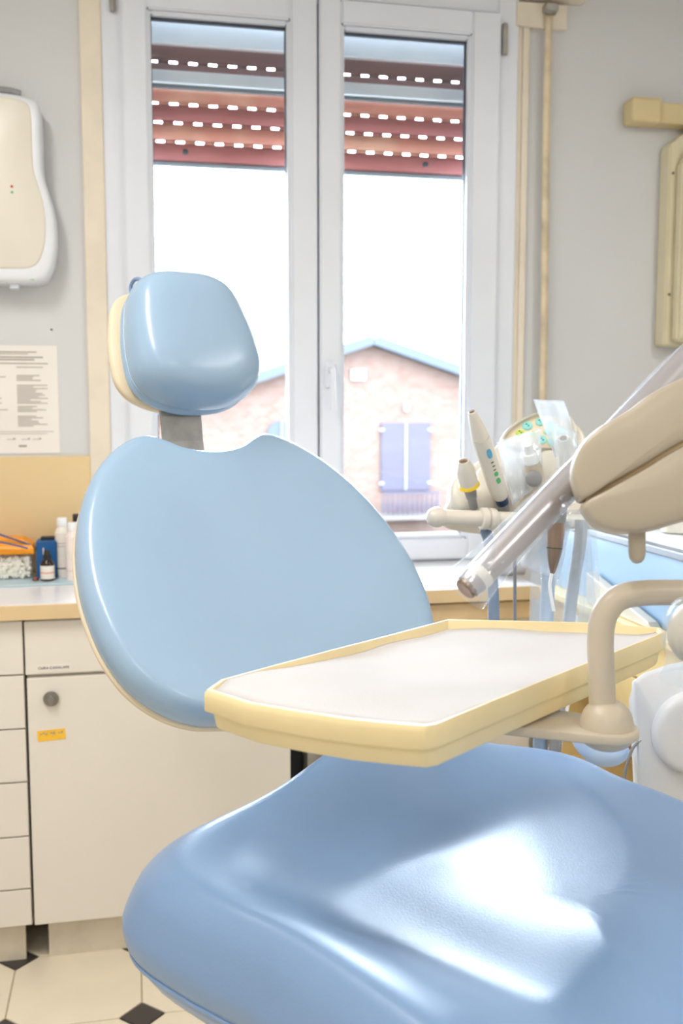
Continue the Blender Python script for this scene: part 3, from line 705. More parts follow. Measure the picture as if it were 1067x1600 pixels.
tube('piping', [HD(p.x*0.972, p.y*0.972, -0.024) for p in smooth_closed(oh, 80)]+[HD(smooth_closed(oh, 80)[0].x*0.972, smooth_closed(oh, 80)[0].y*0.972, -0.024)], 0.0026, M['vinyl'], head, 8, 1)
tube('elastic_loop', [HD(-0.062, 0.138, -0.07), HD(-0.062, 0.158, -0.062), HD(-0.060, 0.162, -0.044), HD(-0.058, 0.150, -0.025), HD(-0.056, 0.140, -0.018)], 0.004, M['seatvinyl'], head, 10)
rings('top_flap', [(-0.05, 0.135), (0.045, 0.135), (0.05, 0.150), (0.035, 0.158), (-0.04, 0.158), (-0.055, 0.150)], (0, 0.146), [(0.9, -0.07), (1, -0.064), (1, -0.03), (0.9, -0.026)], lambda u, v, hh, t: HD(u, v, hh), M['vinyl'], head, 40)
# steel bar between backrest and headrest
e0 = BK(0, 0.10, -0.045); e1 = BK(0, 0.28, -0.048); e2 = HD(0.0, -0.10, -0.055); e3 = HD(0, 0.02, -0.066)
def strip(name, path, wdt, thk, material, parent):
    V = []; F = []
    for i, c in enumerate(path):
        t = (path[min(i+1, len(path)-1)]-path[max(i-1, 0)]).normalized(); nn = LD.cross(t).normalized()
        for a, b in ((-1, -1), (1, -1), (1, 1), (-1, 1)): V.append(c+LD*(a*wdt/2)+nn*(b*thk/2))
    m = len(path)
    for j in range(m-1):
        for k_ in range(4): q = (k_+1) % 4; F.append((j*4+k_, j*4+q, (j+1)*4+q, (j+1)*4+k_))
    F += [(3, 2, 1, 0), tuple((m-1)*4+k_ for k_ in range(4))]
    return mesh(name, V, F, material, parent)
strip('headrest_bar', [p-LD*0.022 for p in catmull([e0, e1, e2, e3], 5)], 0.082, 0.007, M['darksteel'], ch)
# seat and leg rest
so = [(0, .03), (.14, .035), (.235, .045), (.312, .070), (.366, .118), (.386, .185), (.372, .28), (.345, .39), (.330, .54), (.324, .72), (.318, .90), (.300, 1.02), (.22, 1.10), (0, 1.12)]
so = mirror_outline(so); SCN = (0, 0.50)
def zseat(u, s):
    z = 0.855+0.105*math.exp(-(max(0, s+0.02)/0.14)**2)*math.exp(-((u-0.04)/0.165)**2)
    z -= 0.16*max(0, s-0.60)**1.5
    return z
SEATW = 1.055
so = [(u*SEATW*(0.93 if u > 0.2 and v < 0.34 else 1)-0.012, v) for u, v in so]; SCN = (-0.012, 0.50)
def smooth01(x): x = min(1, max(0, x)); return x*x*(3-2*x)
def seat_floor(u, s):
    # shallow bowl, lowest beside the centre line, rising to the thighs; faint ridge between the two hollows
    sc_ = 0.18+0.17*smooth01((-u-0.02)/0.16)
    z = 0.800+0.42*(u+0.11)**2+0.35*(min(s, 0.62)-sc_)**2+0.0045*math.exp(-((u+0.10)/0.05)**2)
    z += 0.105*math.exp(-(max(0, s+0.02)/0.14)**2)*math.exp(-((u-0.04)/0.165)**2)*0.8
    return min(z, zseat(u, s))-0.16*max(0, s-0.60)**1.5
def seat_place(u, s, hh, t):
    z = zseat(u, s)+hh
    if t < 0.86:
        k_ = smooth01((t-0.46)/0.40)
        z = seat_floor(u, s)*(1-k_)+zseat(u, s)*k_
    return CH(u, s, z)
sp = [(0.0001, 0)]+[(0.04*i, 0) for i in range(1, 21)]+[(0.83, 0)]+spline_prof([(0.86, 0.0), (0.89, -0.003), (0.925, -0.013), (0.957, -0.030), (0.98, -0.052), (0.998, -0.075), (1.0, -0.088), (0.994, -0.102), (0.98, -0.113)], 4)
seat = rings('seat', so, SCN, sp, seat_place, M['seatvinyl'], ch, 220, close0=True, close1=False)
SO = smooth_closed(so, 160)
tube('seat_piping', [CH(-0.012+(p.x+0.012)*0.982, 0.5+(p.y-0.5)*0.982, zseat(p.x, p.y)-0.113) for p in SO]+[CH(-0.012+(SO[0].x+0.012)*0.982, 0.5+(SO[0].y-0.5)*0.982, zseat(SO[0].x, SO[0].y)-0.113)], 0.003, M['seatvinyl'], seat, 8, 1)
rings('seat_pan', so, SCN, [(0.975, -0.109), (0.972, -0.122), (0.94, -0.140), (0.7, -0.16)], lambda u, s, hh, t: CH(u, s, zseat(u*0.99, s)-0.02*0+hh), M['seatvinyl'], seat, 120)
# under-structure
lathe('seat_support', [(0.20, 0), (0.20, 0.30), (0.16, 0.42), (0.14, 0.47)], M['unit'], ch, CH(0.0, 0.42, 0.16), CH(0, 0.42, 1), seg=36, scale=(1, 1.25))
rings('base_plate', [(-0.24, 0.02), (0.24, 0.02), (0.27, 0.3), (0.24, 0.72), (0, 0.80), (-0.24, 0.72), (-0.27, 0.3)], (0, 0.4), spline_prof([(0.98, 0.0), (1.0, 0.015), (1.0, 0.06), (0.94, 0.10), (0.75, 0.13), (0.5, 0.16)], 3), lambda u, s, hh, t: CH(u, s, hh), M['unit'], ch, 80)
rings('side_cover', [(-0.27, 0.16), (0.27, 0.16), (0.29, 0.35), (0.26, 0.62), (-0.26, 0.62), (-0.29, 0.35)], (0, 0.4), spline_prof([(0.80, 0.36), (0.92, 0.46), (1.0, 0.60), (1.0, 0.66), (0.98, 0.69)], 3), lambda u, s, hh, t: CH(u, s, hh), M['unit'], ch, 80)
# back carrier linking seat and backrest
tube('back_carrier', [CH(0.06, 0.16, 0.72), CH(0.06, 0.06, 0.80), BK(0.06, -0.20, -0.075), BK(0.06, 0.0, -0.085)], 0.03, M['darksteel'], ch, 16, flat=(0.7, 1.3))

# ------------------------------------------------------------------ bracket tray
ZT = 1.10; TS = 0.30/0.36
tpx = [(319, 1078), (385, 1099), (460, 1112), (540, 1124), (611, 1131), (664, 1135), (682, 1132), (770, 1096), (860, 1060), (950, 1024), (1030, 992), (1041, 986), (1034, 980), (918, 972), (800, 969), (700, 967), (610, 991), (520, 1014), (430, 1038), (342, 1062)]
tp = [onz(x, y, ZT) for x, y in tpx]; tc = sum((Vector((p.x, p.y)) for p in tp), Vector((0, 0)))/len(tp)
to = [(p.x, p.y) for p in tp]
tr = thing('bracket_tray', (tc.x, tc.y, ZT-0.055), 'cream instrument tray on a bent tubular arm over the chair seat', 'tray')
def densify(poly, n):
    out = []
    for i in range(len(poly)):
        a = Vector(poly[i]); b = Vector(poly[(i+1) % len(poly)])
        for k_ in range(n): out.append(a.lerp(b, k_/n))
    return out
tod = densify(to, 4)
rings('tray_rim', tod, tc, [(0.90, -0.014), (0.945, -0.014), (0.957, -0.011), (0.966, -0.003), (0.974, 0.0), (0.990, 0.0), (0.998, -0.003), (1.0, -0.007), (1.0, -0.022), (0.995, -0.024), (0.93, -0.024)], lambda u, v, hh, t: Vector((u, v, ZT+hh)), M['traycream'], tr, 0, close1=False)
rings('tray_body', tod, tc, [(0.972, -0.022), (0.968, -0.025), (0.955, -0.042), (0.945, -0.045), (0.9, -0.046)], lambda u, v, hh, t: Vector((u, v, ZT+hh)), M['traycream'], tr, 0)
for nm in ('tray_rim', 'tray_body'):
    for o in bpy.data.objects:
        if o.name.startswith(nm): sharp(o, 40)
# arm: tube, ball joint, plate
da = 1.335*TS
tube('arm_tube', [P(941, 1112, da), P(940, 1060, da), P(938, 1000, da), P(944, 962, da), P(964, 936, da), P(1000, 927, da), P(1060, 926, da), P(1160, 930, da), P(1330, 935, da)], 0.0146, M['armcream'], tr, 20, 8)
kc = P(948, 1130, da)
lathe('ball_joint', spline_prof([(0.0135, 0.025), (0.018, 0.0225), (0.0255, 0.0135), (0.030, 0.0), (0.0305, -0.006)], 4)+[(0.0305, -0.014)], M['armcream'], tr, kc, kc+ZV, seg=32)
lathe('joint_bowl', spline_prof([(0.030, -0.0145), (0.026, -0.022), (0.016, -0.028), (0.005, -0.0295)], 4), M['armcream'], tr, kc, kc+ZV, seg=32)
# mounting plate reaching back under the tray
k2 = Vector((kc.x, kc.y)); k3 = Vector((tc.x, tc.y)); dv = (k3-k2).normalized(); nv = Vector((-dv.y, dv.x))
pb = [k2+nv*0.035-dv*0.0, k2+nv*0.025-dv*0.026, k2-dv*0.035, k2-nv*0.025-dv*0.026, k2-nv*0.035, k2-nv*0.04+dv*0.10, k2-nv*0.04+dv*0.20, k2+nv*0.04+dv*0.20, k2+nv*0.04+dv*0.10]
rings('mounting_plate', [tuple(p) for p in pb], tuple(k2+dv*0.08), [(0.98, -0.0145), (1, -0.013), (1, -0.005), (0.98, -0.003)], lambda u, v, hh, t: Vector((u, v, kc.z+hh)), M['armcream'], tr, 90)
box('tray_bearer', (k2.x+dv.x*0.13-0.03, k2.y+dv.y*0.13-0.03, kc.z-0.007), (k2.x+dv.x*0.13+0.03, k2.y+dv.y*0.13+0.03, ZT-0.045), M['armcream'], tr, 0.004)
fk = P(1090, 988, 1.02)
kn = lathe('grip_knob', spline_prof([(0.004, -0.032), (0.018, -0.028), (0.028, -0.014), (0.030, 0.0), (0.026, 0.016), (0.016, 0.028), (0.003, 0.031)], 3), M['armcream'], tr, fk, fk+ZV, seg=28)
tube('knob_stem', [fk, fk+RT*0.04+FW*0.04, P(1160, 935, da)], 0.012, M['armcream'], tr)
lathe('knob_film', spline_prof([(0.010, 0.038), (0.024, 0.031), (0.034, 0.014), (0.035, -0.008), (0.031, -0.024), (0.032, -0.038), (0.038, -0.050)], 4), M['film'], kn, fk, fk+ZV, seg=24, cap=False)
# paper liner lying in the tray
pin = [tc+(Vector(p)-tc)*1.0 for p in tod]
def paper_z(q):
    fr = (onz(500, 1118, ZT)-onz(820, 970, ZT)); fr = Vector((fr.x, fr.y)).normalized()
    a = (Vector((q.x, q.y))-tc).dot(fr)/0.25        # -1 back .. +1 front
    z = ZT-0.0115+0.0095*min(1, max(0, (a+0.15)/0.7))
    return z
def proj_right(q):
    e0_, e1_ = onz(682, 1132, ZT), onz(1034, 990, ZT); dd = Vector((e1_.x-e0_.x, e1_.y-e0_.y)); L_ = dd.length; dd /= L_
    w_ = Vector((q.x-e0_.x, q.y-e0_.y)); a_ = w_.dot(dd)/L_; p_ = abs(w_.x*dd.y-w_.y*dd.x)
    return min(1, max(0, (a_-0.35)/0.3))*max(0, 1-p_/0.035)
V = []; F = []; n = len(tod); NR = 16
rr = random.Random(11)
for j in range(NR+1):
    t = 0.966*j/NR
    for i, p in enumerate(tod):
        q = tc+(p-tc)*t
        wv = 0.0016*math.sin(q.x*38+q.y*21)+0.0012*math.sin(q.y*55-q.x*17)
        edge = max(0, (t-0.84)/0.125)
        rt = proj_right(q)
        z = paper_z(q)+wv*0.5+edge*(0.0015*math.sin(i*0.7)+0.010*rt)
        V.append((q.x, q.y, max(z, ZT-0.0125)))
for j in range(NR):
    for i in range(n): q = (i+1) % n; F.append((j*n+i, j*n+q, (j+1)*n+q, (j+1)*n+i))
pa = mesh('paper_liner', V, F, M['paper'], None, True)
_b = bmesh.new(); _b.from_mesh(pa.data); bmesh.ops.remove_doubles(_b, verts=_b.verts, dist=1e-5); _b.to_mesh(pa.data); _b.free(); md = pa.modifiers.new('s', 'SOLIDIFY'); md.thickness = 0.0008
tag(recenter(pa), 'creased white tissue paper liner lying in the cream tray', 'paper')

# ------------------------------------------------------------------ delivery unit with control panel
DU = 2.00
NU = (-FW*0.93+ZV*0.36).normalized(); OU = P(810, 730, DU)
def UPL(x, y, hh=0.0): return on_plane(x, y, OU, NU)+NU*hh
du_ = thing('delivery_unit', (OU.x+0.12, OU.y+0.1, 0), 'cream dental delivery unit with round button panel behind the tray', 'dental unit')
bo = [(702, 800), (701, 772), (711, 748), (735, 726), (768, 699), (797, 672), (822, 655), (852, 645), (886, 649), (911, 664), (921, 690), (918, 745), (905, 805), (800, 812)]
rings('unit_body', bo, (820, 735), spline_prof([(0.90, -0.12), (0.98, -0.10), (1.0, -0.06), (0.995, -0.03), (0.96, -0.008), (0.90, 0.0), (0.6, 0.002)], 4), lambda x, y, hh, t: UPL(x, y, hh), M['unit'], du_, 120)
po_ = [(783, 693), (789, 678), (806, 664), (832, 651), (858, 646), (884, 652), (897, 670), (896, 692), (882, 702), (840, 703), (800, 702)]
rim = rings('panel_rim', po_, (842, 677), spline_prof([(1.03, -0.012), (1.035, 0.006), (1.0, 0.014), (0.94, 0.010), (0.925, 0.004)], 3), lambda x, y, hh, t: UPL(x, y, hh), M['unit'], du_, 80, close0=False, close1=False)
pnl = rings('control_panel', po_, (842, 677), [(0.94, -0.004), (0.94, 0.0045), (0.3, 0.0045)], lambda x, y, hh, t: UPL(x, y, hh), M['panel'], du_, 80)
for i, (x, y, rx, ry, mt) in enumerate(((823, 667, 8, 6.5, 'cyan'), (812, 678, 7, 4.5, 'lime'), (843, 661, 7, 6, 'cyan'), (859, 666, 8, 6, 'cyan'), (846, 689, 7, 6.5, 'cyan'), (861, 692, 6.5, 6.5, 'cyan'), (857, 677, 8, 5, 'cyan'), (877, 676, 7, 6, 'cyan'), (832, 680, 6, 4.5, 'lime'))):
    bt_ = rings('button', [(x+rx*math.cos(a*0.4), y+ry*math.sin(a*0.4)) for a in range(16)], (x, y), [(1, 0.004), (1, 0.0062), (0.9, 0.0070)], lambda u, v, hh, t: UPL(u, v, hh), M[mt], pnl, 32)
    for dx, dy in ((-1.5, -2), (1.6, 0.5)):
        rings('button_mark', [(x+dx-1.4, y+dy-0.5), (x+dx+1.4, y+dy-0.9), (x+dx+1.2, y+dy+0.5), (x+dx-1.3, y+dy+0.7)], (x+dx, y+dy), [(1, 0.0068), (0.95, 0.0076)], lambda u, v, hh, t: UPL(u, v, hh), M['inkdark'], bt_, 0)
# black seams of the holder slots
for pts in ([(706, 793), (718, 793), (732, 786)], [(765, 795), (778, 790), (784, 788)]):
    tube('seam', [UPL(x, y, 0.001) for x, y in pts], 0.0008, M['inkdark'], du_, 6)
# holder lobes
for x, y, rx, ry in ((722, 772, 22, 30), (762, 765, 26, 38), (800, 760, 20, 42), (858, 745, 34, 40)):
    rings('holder_lobe', [(x+rx*math.cos(a*0.45), y+ry*math.sin(a*0.45)) for a in range(14)], (x, y), spline_prof([(1.0, -0.03), (1.0, 0.0), (0.93, 0.014), (0.75, 0.022), (0.4, 0.025)], 3), lambda u, v, hh, t: UPL(u, v, hh), M['unit'], du_, 40)
# supporting arm to the right and column
tube('unit_arm', [UPL(905, 745, -0.07), UPL(960, 745, -0.09), P(1060, 745, 2.10), Vector((1.30, 2.20, 1.25))], 0.025, M['unit'], du_, 16)
tube('unit_column', [Vector((1.30, 2.20, 1.30)), Vector((1.30, 2.20, 1.103))], 0.04, M['unit'], du_, 20, spline=False)
# handle bar
hb = thing('handle_bar', P(735, 810, 1.88), 'cream round handle bar with ball end below the handpieces', 'handle')
h0 = P(682, 808, 1.88); h1 = P(930, 816, 1.96); hl = (h1-h0).length
lathe('ball_end', spline_prof([(0.002, -0.020), (0.012, -0.0165), (0.0185, -0.006), (0.0195, 0.003), (0.0165, 0.012), (0.0145, 0.016)], 4), M['unit'], hb, h0, h1, seg=28)
lathe('grip', [(0.0148, 0.014), (0.0148, hl)], M['unit'], hb, h0, h1, seg=28)
lathe('collar', [(0.0165, 0.088), (0.021, 0.090), (0.0215, 0.100), (0.0170, 0.1015), (0.0170, 0.1045), (0.0212, 0.106), (0.0205, 0.117), (0.0165, 0.122)], M['unit'], hb, h0, h1, seg=28)
# handpieces
def hp_axis(px0, px1, d0, d1): return P(px0[0], px0[1], d0), P(px1[0], px1[1], d1)
GRP = 'handpieces in the delivery unit'
a, b = hp_axis((724, 720), (741, 796), 1.875, 1.94); S = (b-a).length/77.9
t1 = thing('handpiece', b, 'short cream handpiece with yellow ring, leftmost in the unit', 'handpiece', GRP)
lathe('sleeve', [(0.007, 6*S), (0.0085, 0), (0.0105, 0.3*S), (0.0135, 5*S), (0.0175, 13*S), (0.0185, 22*S), (0.0180, 38*S)], M['unit'], t1, a, b, cap=False)
lathe('mouth', [(0.001, 3*S), (0.0088, 2.5*S), (0.001, 4*S)], M['bronze'], t1, a, b, seg=20)
lathe('yellow_ring', [(0.0182, 35*S), (0.0205, 37*S), (0.0205, 39.5*S), (0.0175, 41*S)], M['yellow'], t1, a, b)
lathe('grey_nose', [(0.0125, 40*S), (0.0105, 58*S), (0.0085, 59*S), (0.0080, 76*S)], M['hosegrey'], t1, a, b)
a, b = hp_axis((737, 643), (790, 800), 1.83, 1.95); L2 = (b-a).length; S = L2/165.7
t2 = thing('handpiece', b, 'long cream handpiece with blue and green keys on its side', 'handpiece', GRP)
lathe('tip_cone', [(0.004, 8*S), (0.0058, 0), (0.0075, 1*S), (0.0095, 8*S), (0.014, 26*S), (0.0168, 41*S)], M['unit'], t2, a, b, cap=False)
lathe('grip', [(0.0172, 41.3*S), (0.0178, 60*S), (0.0178, 125*S), (0.0155, 138*S), (0.0125, 141*S)], M['unit'], t2, a, b)
lathe('mouth', [(0.001, 2*S), (0.0062, 1.6*S), (0.001, 3*S)], M['bronze'], t2, a, b, seg=20)
lathe('navy_band', [(0.0122, 141*S), (0.0118, 151*S)], M['navy'], t2, a, b)
lathe('grey_nose', [(0.0105, 151*S), (0.0080, 165*S)], M['hosegrey'], t2, a, b)
ax2 = (b-a).normalized(); side = ax2.cross(-FW).normalized(); outd = side.cross(ax2).normalized()
if outd.dot(FW) > 0: outd = -outd
if side.dot(RT) < 0: side = -side
def key(name, px, ry, rx, mt, off=0.003):
    c0 = a+ax2*px*S; n = 20; R0 = 0.0180; V = []
    for lvl in (0.0, 1.0):
        for i in range(n):
            an = 2*math.pi*i/n; ex = rx*math.copysign(abs(math.cos(an))**0.7, math.cos(an)); ey = ry*math.copysign(abs(math.sin(an))**0.7, math.sin(an))
            th = (off+ex)/R0; rad = R0+lvl*0.0008-0.0004
            V.append(c0+ax2*ey+side*(rad*math.sin(th))+outd*(rad*math.cos(th)))
    mesh(name, V, [tuple(range(n, 2*n))]+[(i, (i+1) % n, n+(i+1) % n, n+i) for i in range(n)], M[mt], t2)
key('blue_key', 62, 0.0100, 0.0052, 'lblue'); key('green_key', 95, 0.0046, 0.0042, 'green'); key('green_key', 106, 0.0062, 0.0044, 'green')
for px in (76, 82, 88): key('key_print', px, 0.0010, 0.0030, 'inkdark')
a, b = hp_axis((824, 694), (838, 752), 1.90, 1.94); S = (b-a).length/59.7
t3 = thing('handpiece', b, 'cream syringe handpiece with white nozzle under clear film', 'handpiece', GRP)
lathe('nozzle', [(0.006, 0), (0.0090, 1*S), (0.0090, 15*S)], M['white'], t3, a, b)
lathe('nozzle_collar', [(0.0135, 14*S), (0.0150, 16*S), (0.0155, 28*S)], M['white'], t3, a, b)
lathe('grip', [(0.0150, 28.5*S), (0.0175, 45*S), (0.0180, 62*S)], M['armcream'], t3, a, b)
lathe('grey_button', spline_prof([(0.016, 0), (0.015, 0.006), (0.008, 0.009)], 3), M['hosegrey'], t3, P(834, 748, 1.912), P(833, 748, 1.80), seg=24)
a, b = hp_axis((880, 684), (888, 740), 1.885, 1.95); S = (b-a).length/56.6
t4 = thing('handpiece', b, 'cream tubular handpiece under raised clear film, rightmost in the unit', 'handpiece', GRP)
lathe('grip', [(0.0065, 6*S), (0.0075, 0.5*S), (0.0110, 0), (0.0118, 3*S), (0.0118, 12*S), (0.0135, 14*S), (0.0150, 50*S)], M['unit'], t4, a, b, cap=False)
lathe('mouth', [(0.001, 1.6*S), (0.0072, 1.4*S), (0.001, 3*S)], M['bronze'], t4, a, b, seg=20)
# clear film sleeves over them
quad_sheet('film_sleeve', [P(833, 624, 1.93), P(882, 626, 1.93), P(905, 700, 1.93), P(868, 715, 1.93)], M['film2'], t4, 14, 0.004, 0.0005, 2)
quad_sheet('film_sleeve', [P(862, 660, 1.87), P(902, 675, 1.88), P(905, 740, 1.86), P(868, 735, 1.85)], M['film'], t4, 12, 0.003, 0.0005, 5)
quad_sheet('film_sleeve', [P(776, 690, 1.94), P(845, 668, 1.94), P(848, 752, 1.93), P(800, 790, 1.92)], M['film2'], t3, 16, 0.005, 0.0005, 3)
# hanging suction handpiece in its bag, below
a, b = hp_axis((872, 785), (863, 897), 1.80, 1.80); S = (b-a).length/112.4
t5 = thing('handpiece', b, 'bronze tapered handpiece hanging tip down in a clear bag', 'handpiece', GRP)
lathe('neck', [(0.0165, 0), (0.0170, 25*S), (0.0150, 32*S)], M['hosegrey'], t5, a, b)
lathe('barrel', [(0.0150, 32*S), (0.0155, 50*S), (0.0140, 71*S)], M['bronze'], t5, a, b)
lathe('joint_line', [(0.0142, 71*S), (0.0142, 72.5*S)], M['inkdark'], t5, a, b)
lathe('tapered_tip', [(0.0140, 72.5*S), (0.0125, 82*S), (0.0085, 98*S), (0.0045, 110*S), (0.002, 112*S)], M['bronze'], t5, a, b)
tube('white_tip_strip', [P(862, 896, 1.80), P(859, 915, 1.80), P(862, 938, 1.80), P(865, 955, 1.80)], 0.0042, M['white'], t5, 10, flat=(1, 0.7))
quad_sheet('film_bag', [P(832, 800, 1.835), P(918, 795, 1.83), P(934, 985, 1.835), P(826, 980, 1.835)], M['film'], t5, 18, 0.007, 0.0005, 8)
quad_sheet('film_bag', [P(846, 812, 1.825), P(892, 815, 1.825), P(872, 905, 1.825), P(808, 882, 1.825)], M['film2'], t5, 14, 0.005, 0.0005, 9)
quad_sheet('film_bag', [P(908, 815, 1.84), P(932, 822, 1.84), P(938, 990, 1.84), P(900, 990, 1.84)], M['film'], t5, 14, 0.006, 0.0005, 12)
box('neck_clip', (-0.03, -0.012, -0.004), (0.03, 0.012, 0.004), M['unitwhite'], t5, 0.003, Matrix.Translation(P(868, 790, 1.78)) @ Matrix.Rotation(math.radians(-38), 4, FW))
# hoses
def hose_thing(label, pts, r, mt, corr=True, name='hose'):
    o = (ring_hose if corr else tube)(name, pts, r, M[mt])
    return tag(recenter(o), label, 'hose', 'hoses below the delivery unit')
hose_thing('blue grey corrugated hose nearest the window, left of the thin rod', [P(757, 828, 1.93), P(764, 850, 1.92), P(770, 920, 1.92), P(772, 990, 1.92), P(775, 1120, 1.93)], 0.0115, 'hose')
hose_thing('grey corrugated hose leaning right behind the hanging handpiece', [P(908, 812, 1.90), P(906, 850, 1.90), P(897, 905, 1.90), P(887, 985, 1.90), P(872, 1120, 1.89), P(866, 1180, 1.89)], 0.0125, 'hosegrey')
hose_thing('smooth blue hose behind the white tip strip', [P(852, 850, 1.90), P(856, 900, 1.90), P(853, 985, 1.90), P(846, 1110, 1.90), P(842, 1190, 1.90)], 0.0130, 'hose', False)
hose_thing('pale pink white hose emerging below the tray beside the seat', [P(893, 960, 1.95), P(886, 1060, 1.94), P(872, 1140, 1.93), P(860, 1210, 1.92)], 0.0125, 'holderwhite', False)
rod = tube('thin_rod', [P(804, 812, 1.97), P(805, 1130, 2.0)], 0.0035, M['hosegrey'], None, 10, spline=False)
tag(recenter(rod), 'thin grey vertical rod behind the tray', 'rod')
# white roll and clutter under the window seen between the hoses
rl = lathe('paper_roll', [(0.012, 0), (0.012, 0.002), (0.038, 0.002), (0.040, 0.006), (0.040, 0.098), (0.038, 0.10), (0.012, 0.10)], M['paper'], None, (0.985, 2.66, ZC+0.041), (1.35, 2.60, ZC+0.041), seg=28)
tag(recenter(rl), 'white paper roll lying on the worktop under the window', 'roll')

# ------------------------------------------------------------------ housing beside the chair and drain sling
DH = 1.66
NHs = (-FW+RT*0.10); NHs.z = 0; NHs.normalize(); OHs = P(1040, 1140, DH)
def HS(x, y, hh=0): return on_plane(x, y, OHs, NHs)+NHs*hh
hs = thing('arm_housing', (OHs.x+0.08, OHs.y+0.05, 0), 'white unit housing with round boss standing beyond the seat', 'dental unit')
ho = [(991, 1066), (1010, 1052), (1045, 1040), (1100, 1028), (1190, 1024), (1200, 1060), (1200, 1300), (1195, 1560), (1080, 1560), (1012, 1540), (1003, 1300), (997, 1180)]
rings('housing_body', densify(ho, 4), (1100, 1250), [(0.62, -0.13), (0.68, -0.12), (0.84, -0.06), (0.96, -0.022), (0.993, -0.010), (0.992, -0.004), (0.975, 0.0), (0.5, 0.0)], lambda x, y, hh, t: HS(x, y, hh), M['unitwhite'], hs, 0)
lathe('round_boss', spline_prof([(0.070, 0), (0.070, 0.010), (0.066, 0.017), (0.055, 0.020), (0.02, 0.021)], 4), M['unitwhite'], hs, HS(1080, 1142), HS(1080, 1142, 1), seg=44)
hb_ = HS(1100, 1400, -0.08)
lathe('pedestal', [(0.13, 0), (0.13, 0.02), (0.10, 0.03), (0.095, max(0.05, hb_.z))], M['unitwhite'], hs, (hb_.x, hb_.y, 0), (hb_.x, hb_.y, 1), seg=32)
sl = tube('drain_sling', [P(905, 1130, 1.70), P(910, 1160, 1.70), P(930, 1180, 1.70), P(948, 1184, 1.71), P(963, 1180, 1.72), P(972, 1170, 1.73)], 0.016, mat('pale_blue_rubber', (192, 214, 240), 0.35), None, 16)
tag(recenter(sl), 'pale blue flexible sling sagging below the tray joint', 'hose')
cb_ = tube('grey_cable', [P(1001, 1156, 1.66), P(988, 1170, 1.66), P(978, 1200, 1.66), P(972, 1240, 1.66), P(970, 1300, 1.66)], 0.0026, M['hosegrey'], None, 10)
tag(recenter(cb_), 'thin grey cable hanging from the white housing', 'cable')

# ------------------------------------------------------------------ lamp arm in the foreground right
DL = 1.04
NL = (-FW*0.96-RT*0.22+ZV*0.05).normalized(); OL = P(985, 740, DL)
def LP(x, y, hh=0): return on_plane(x, y, OL, NL)+NL*hh
lm = thing('lamp_head', LP(1000, 840, -0.05), 'large cream moulded lamp head with film wrapped handle in the foreground', 'lamp')
upper = [(890, 748), (892, 722), (905, 694), (932, 668), (975, 643), (1012, 616), (1045, 598), (1085, 580), (1160, 552), (1260, 525), (1330, 560), (1320, 620), (1240, 640), (1150, 660), (1068, 690), (1000, 730), (950, 758), (908, 783), (897, 772)]
lower = [(908, 787), (950, 762), (1000, 734), (1068, 694), (1150, 664), (1240, 644), (1320, 625), (1330, 690), (1280, 740), (1180, 785), (1067, 815), (1030, 826), (990, 833), (955, 832), (928, 822), (912, 805)]
pf = [(0.90, -0.085)]+spline_prof([(0.97, -0.08), (0.995, -0.055), (1.0, -0.03), (0.99, -0.010), (0.965, -0.001), (0.90, 0.005), (0.6, 0.008)], 3)
M['lampcream'] = mat('lamp_cream_plastic', (180, 168, 148), 0.36, var=0.02)
us = rings('upper_shell', upper, (1060, 670), pf, lambda x, y, hh, t: LP(x, y, hh), M['lampcream'], lm, 160)
ls = rings('lower_shell', lower, (1060, 750), pf, lambda x, y, hh, t: LP(x, y, hh), M['lampcream'], lm, 160)
rings('seam_core', [(915, 780), (1068, 680), (1300, 610), (1310, 650), (1068, 705), (925, 795)], (1080, 690), [(1, -0.07), (1, -0.003)], lambda x, y, hh, t: LP(x, y, hh), M['counteredge'], lm, 0)
lathe('peg', [(0.0090, -0.03), (0.0090, 0.024), (0.0078, 0.030), (0.0045, 0.034), (0.001, 0.035)], M['lampcream'], lm, LP(998, 828, -0.03), LP(998, 1000, -0.03), seg=24)
q0 = P(731, 917, 1.06); q1 = P(900, 742, 1.12); q2 = P(1090, 548, 1.19)
axl = (q2-q0).normalized(); LL = (q2-q0).length
hdl = lathe('handle_tube', [(0.0085, 0.004), (0.0135, 0.0), (0.0155, 0.006), (0.0165, 0.05), (0.0175, 0.14), (0.0185, LL)], M['silver'], lm, q0, q2, seg=28, cap=False)
lathe('handle_end', [(0.001, 0.006), (0.0125, 0.005), (0.0125, -0.004), (0.011, -0.006), (0.001, -0.0055)], M['bronze'], hdl, q0, q2, seg=24)
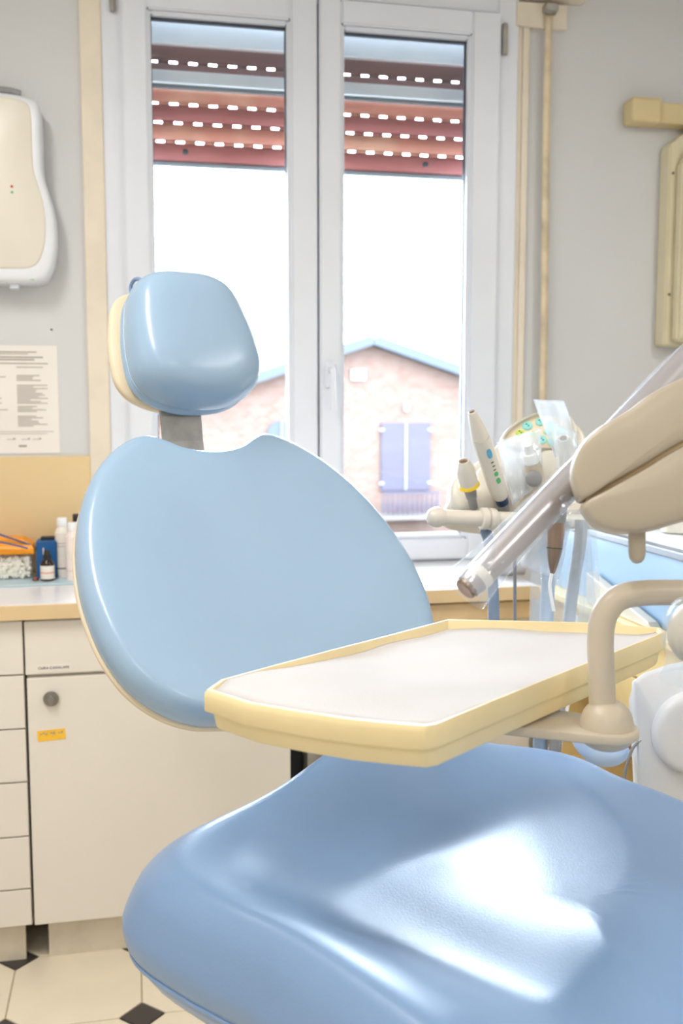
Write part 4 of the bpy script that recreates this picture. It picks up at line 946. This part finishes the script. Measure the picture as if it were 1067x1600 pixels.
lathe('end_collar', [(0.0150, 0.010), (0.0160, 0.012), (0.0162, 0.022), (0.0155, 0.024)], M['holderwhite'], hdl, q0, q2, seg=24)
# film sleeve: wide mouth at the handle end, tight further up
def film_r(t): return 0.007*(1-t)**6+0.0192
V = []; F = []; sg = 26; nn_ = 34
e1_ = axl.cross(FW).normalized(); e2_ = axl.cross(e1_)
for j in range(nn_+1):
    t = j/nn_; c0 = q0+axl*(-0.006+t*(LL*0.98))
    for i in range(sg):
        an = 2*math.pi*i/sg
        rad = film_r(t)*(1+0.06*math.sin(3*an+9*t)+0.04*math.sin(7*an-13*t))
        V.append(c0+e1_*(rad*math.cos(an))+e2_*(rad*0.72*math.sin(an)))
for j in range(nn_):
    for i in range(sg): q = (i+1) % sg; F.append((j*sg+i, j*sg+q, (j+1)*sg+q, (j+1)*sg+i))
mesh('film_sleeve', V, F, M['film'], hdl, True)
# film draped along the upper shell edge
quad_sheet('film_flap', [P(845, 800, 1.09), P(900, 745, 1.10), P(908, 772, 1.09), P(876, 803, 1.09)], M['film2'], hdl, 10, 0.003, 0.0005, 21)
tube('lamp_arm', [LP(1290, 600, -0.05), LP(1400, 560, -0.06), LP(1500, 480, -0.06), LP(1560, 300, -0.06)], 0.028, M['armcream'], lm, 18)

# ------------------------------------------------------------------ ceiling lamps
LLAB = ['white fluorescent ceiling lamp above the left cabinets', 'white fluorescent ceiling lamp near the right wall', 'white fluorescent ceiling lamp far behind the camera on the left', 'white fluorescent ceiling lamp far behind the camera on the right']
for i, (lx, ly) in enumerate(LAMPS):
    o = thing('ceiling_lamp', (lx, ly, RZ1), LLAB[i], 'lamp', 'fluorescent ceiling lamps')
    box('lamp_housing', (lx-0.13, ly-0.62, RZ1-0.06), (lx+0.13, ly+0.62, RZ1-0.001), M['lampwhite'], o, 0.006)
    for x in (-0.125, 0.119): box('side_lip', (lx+x, ly-0.62, RZ1-0.08), (lx+x+0.006, ly+0.62, RZ1-0.06), M['lampwhite'], o)
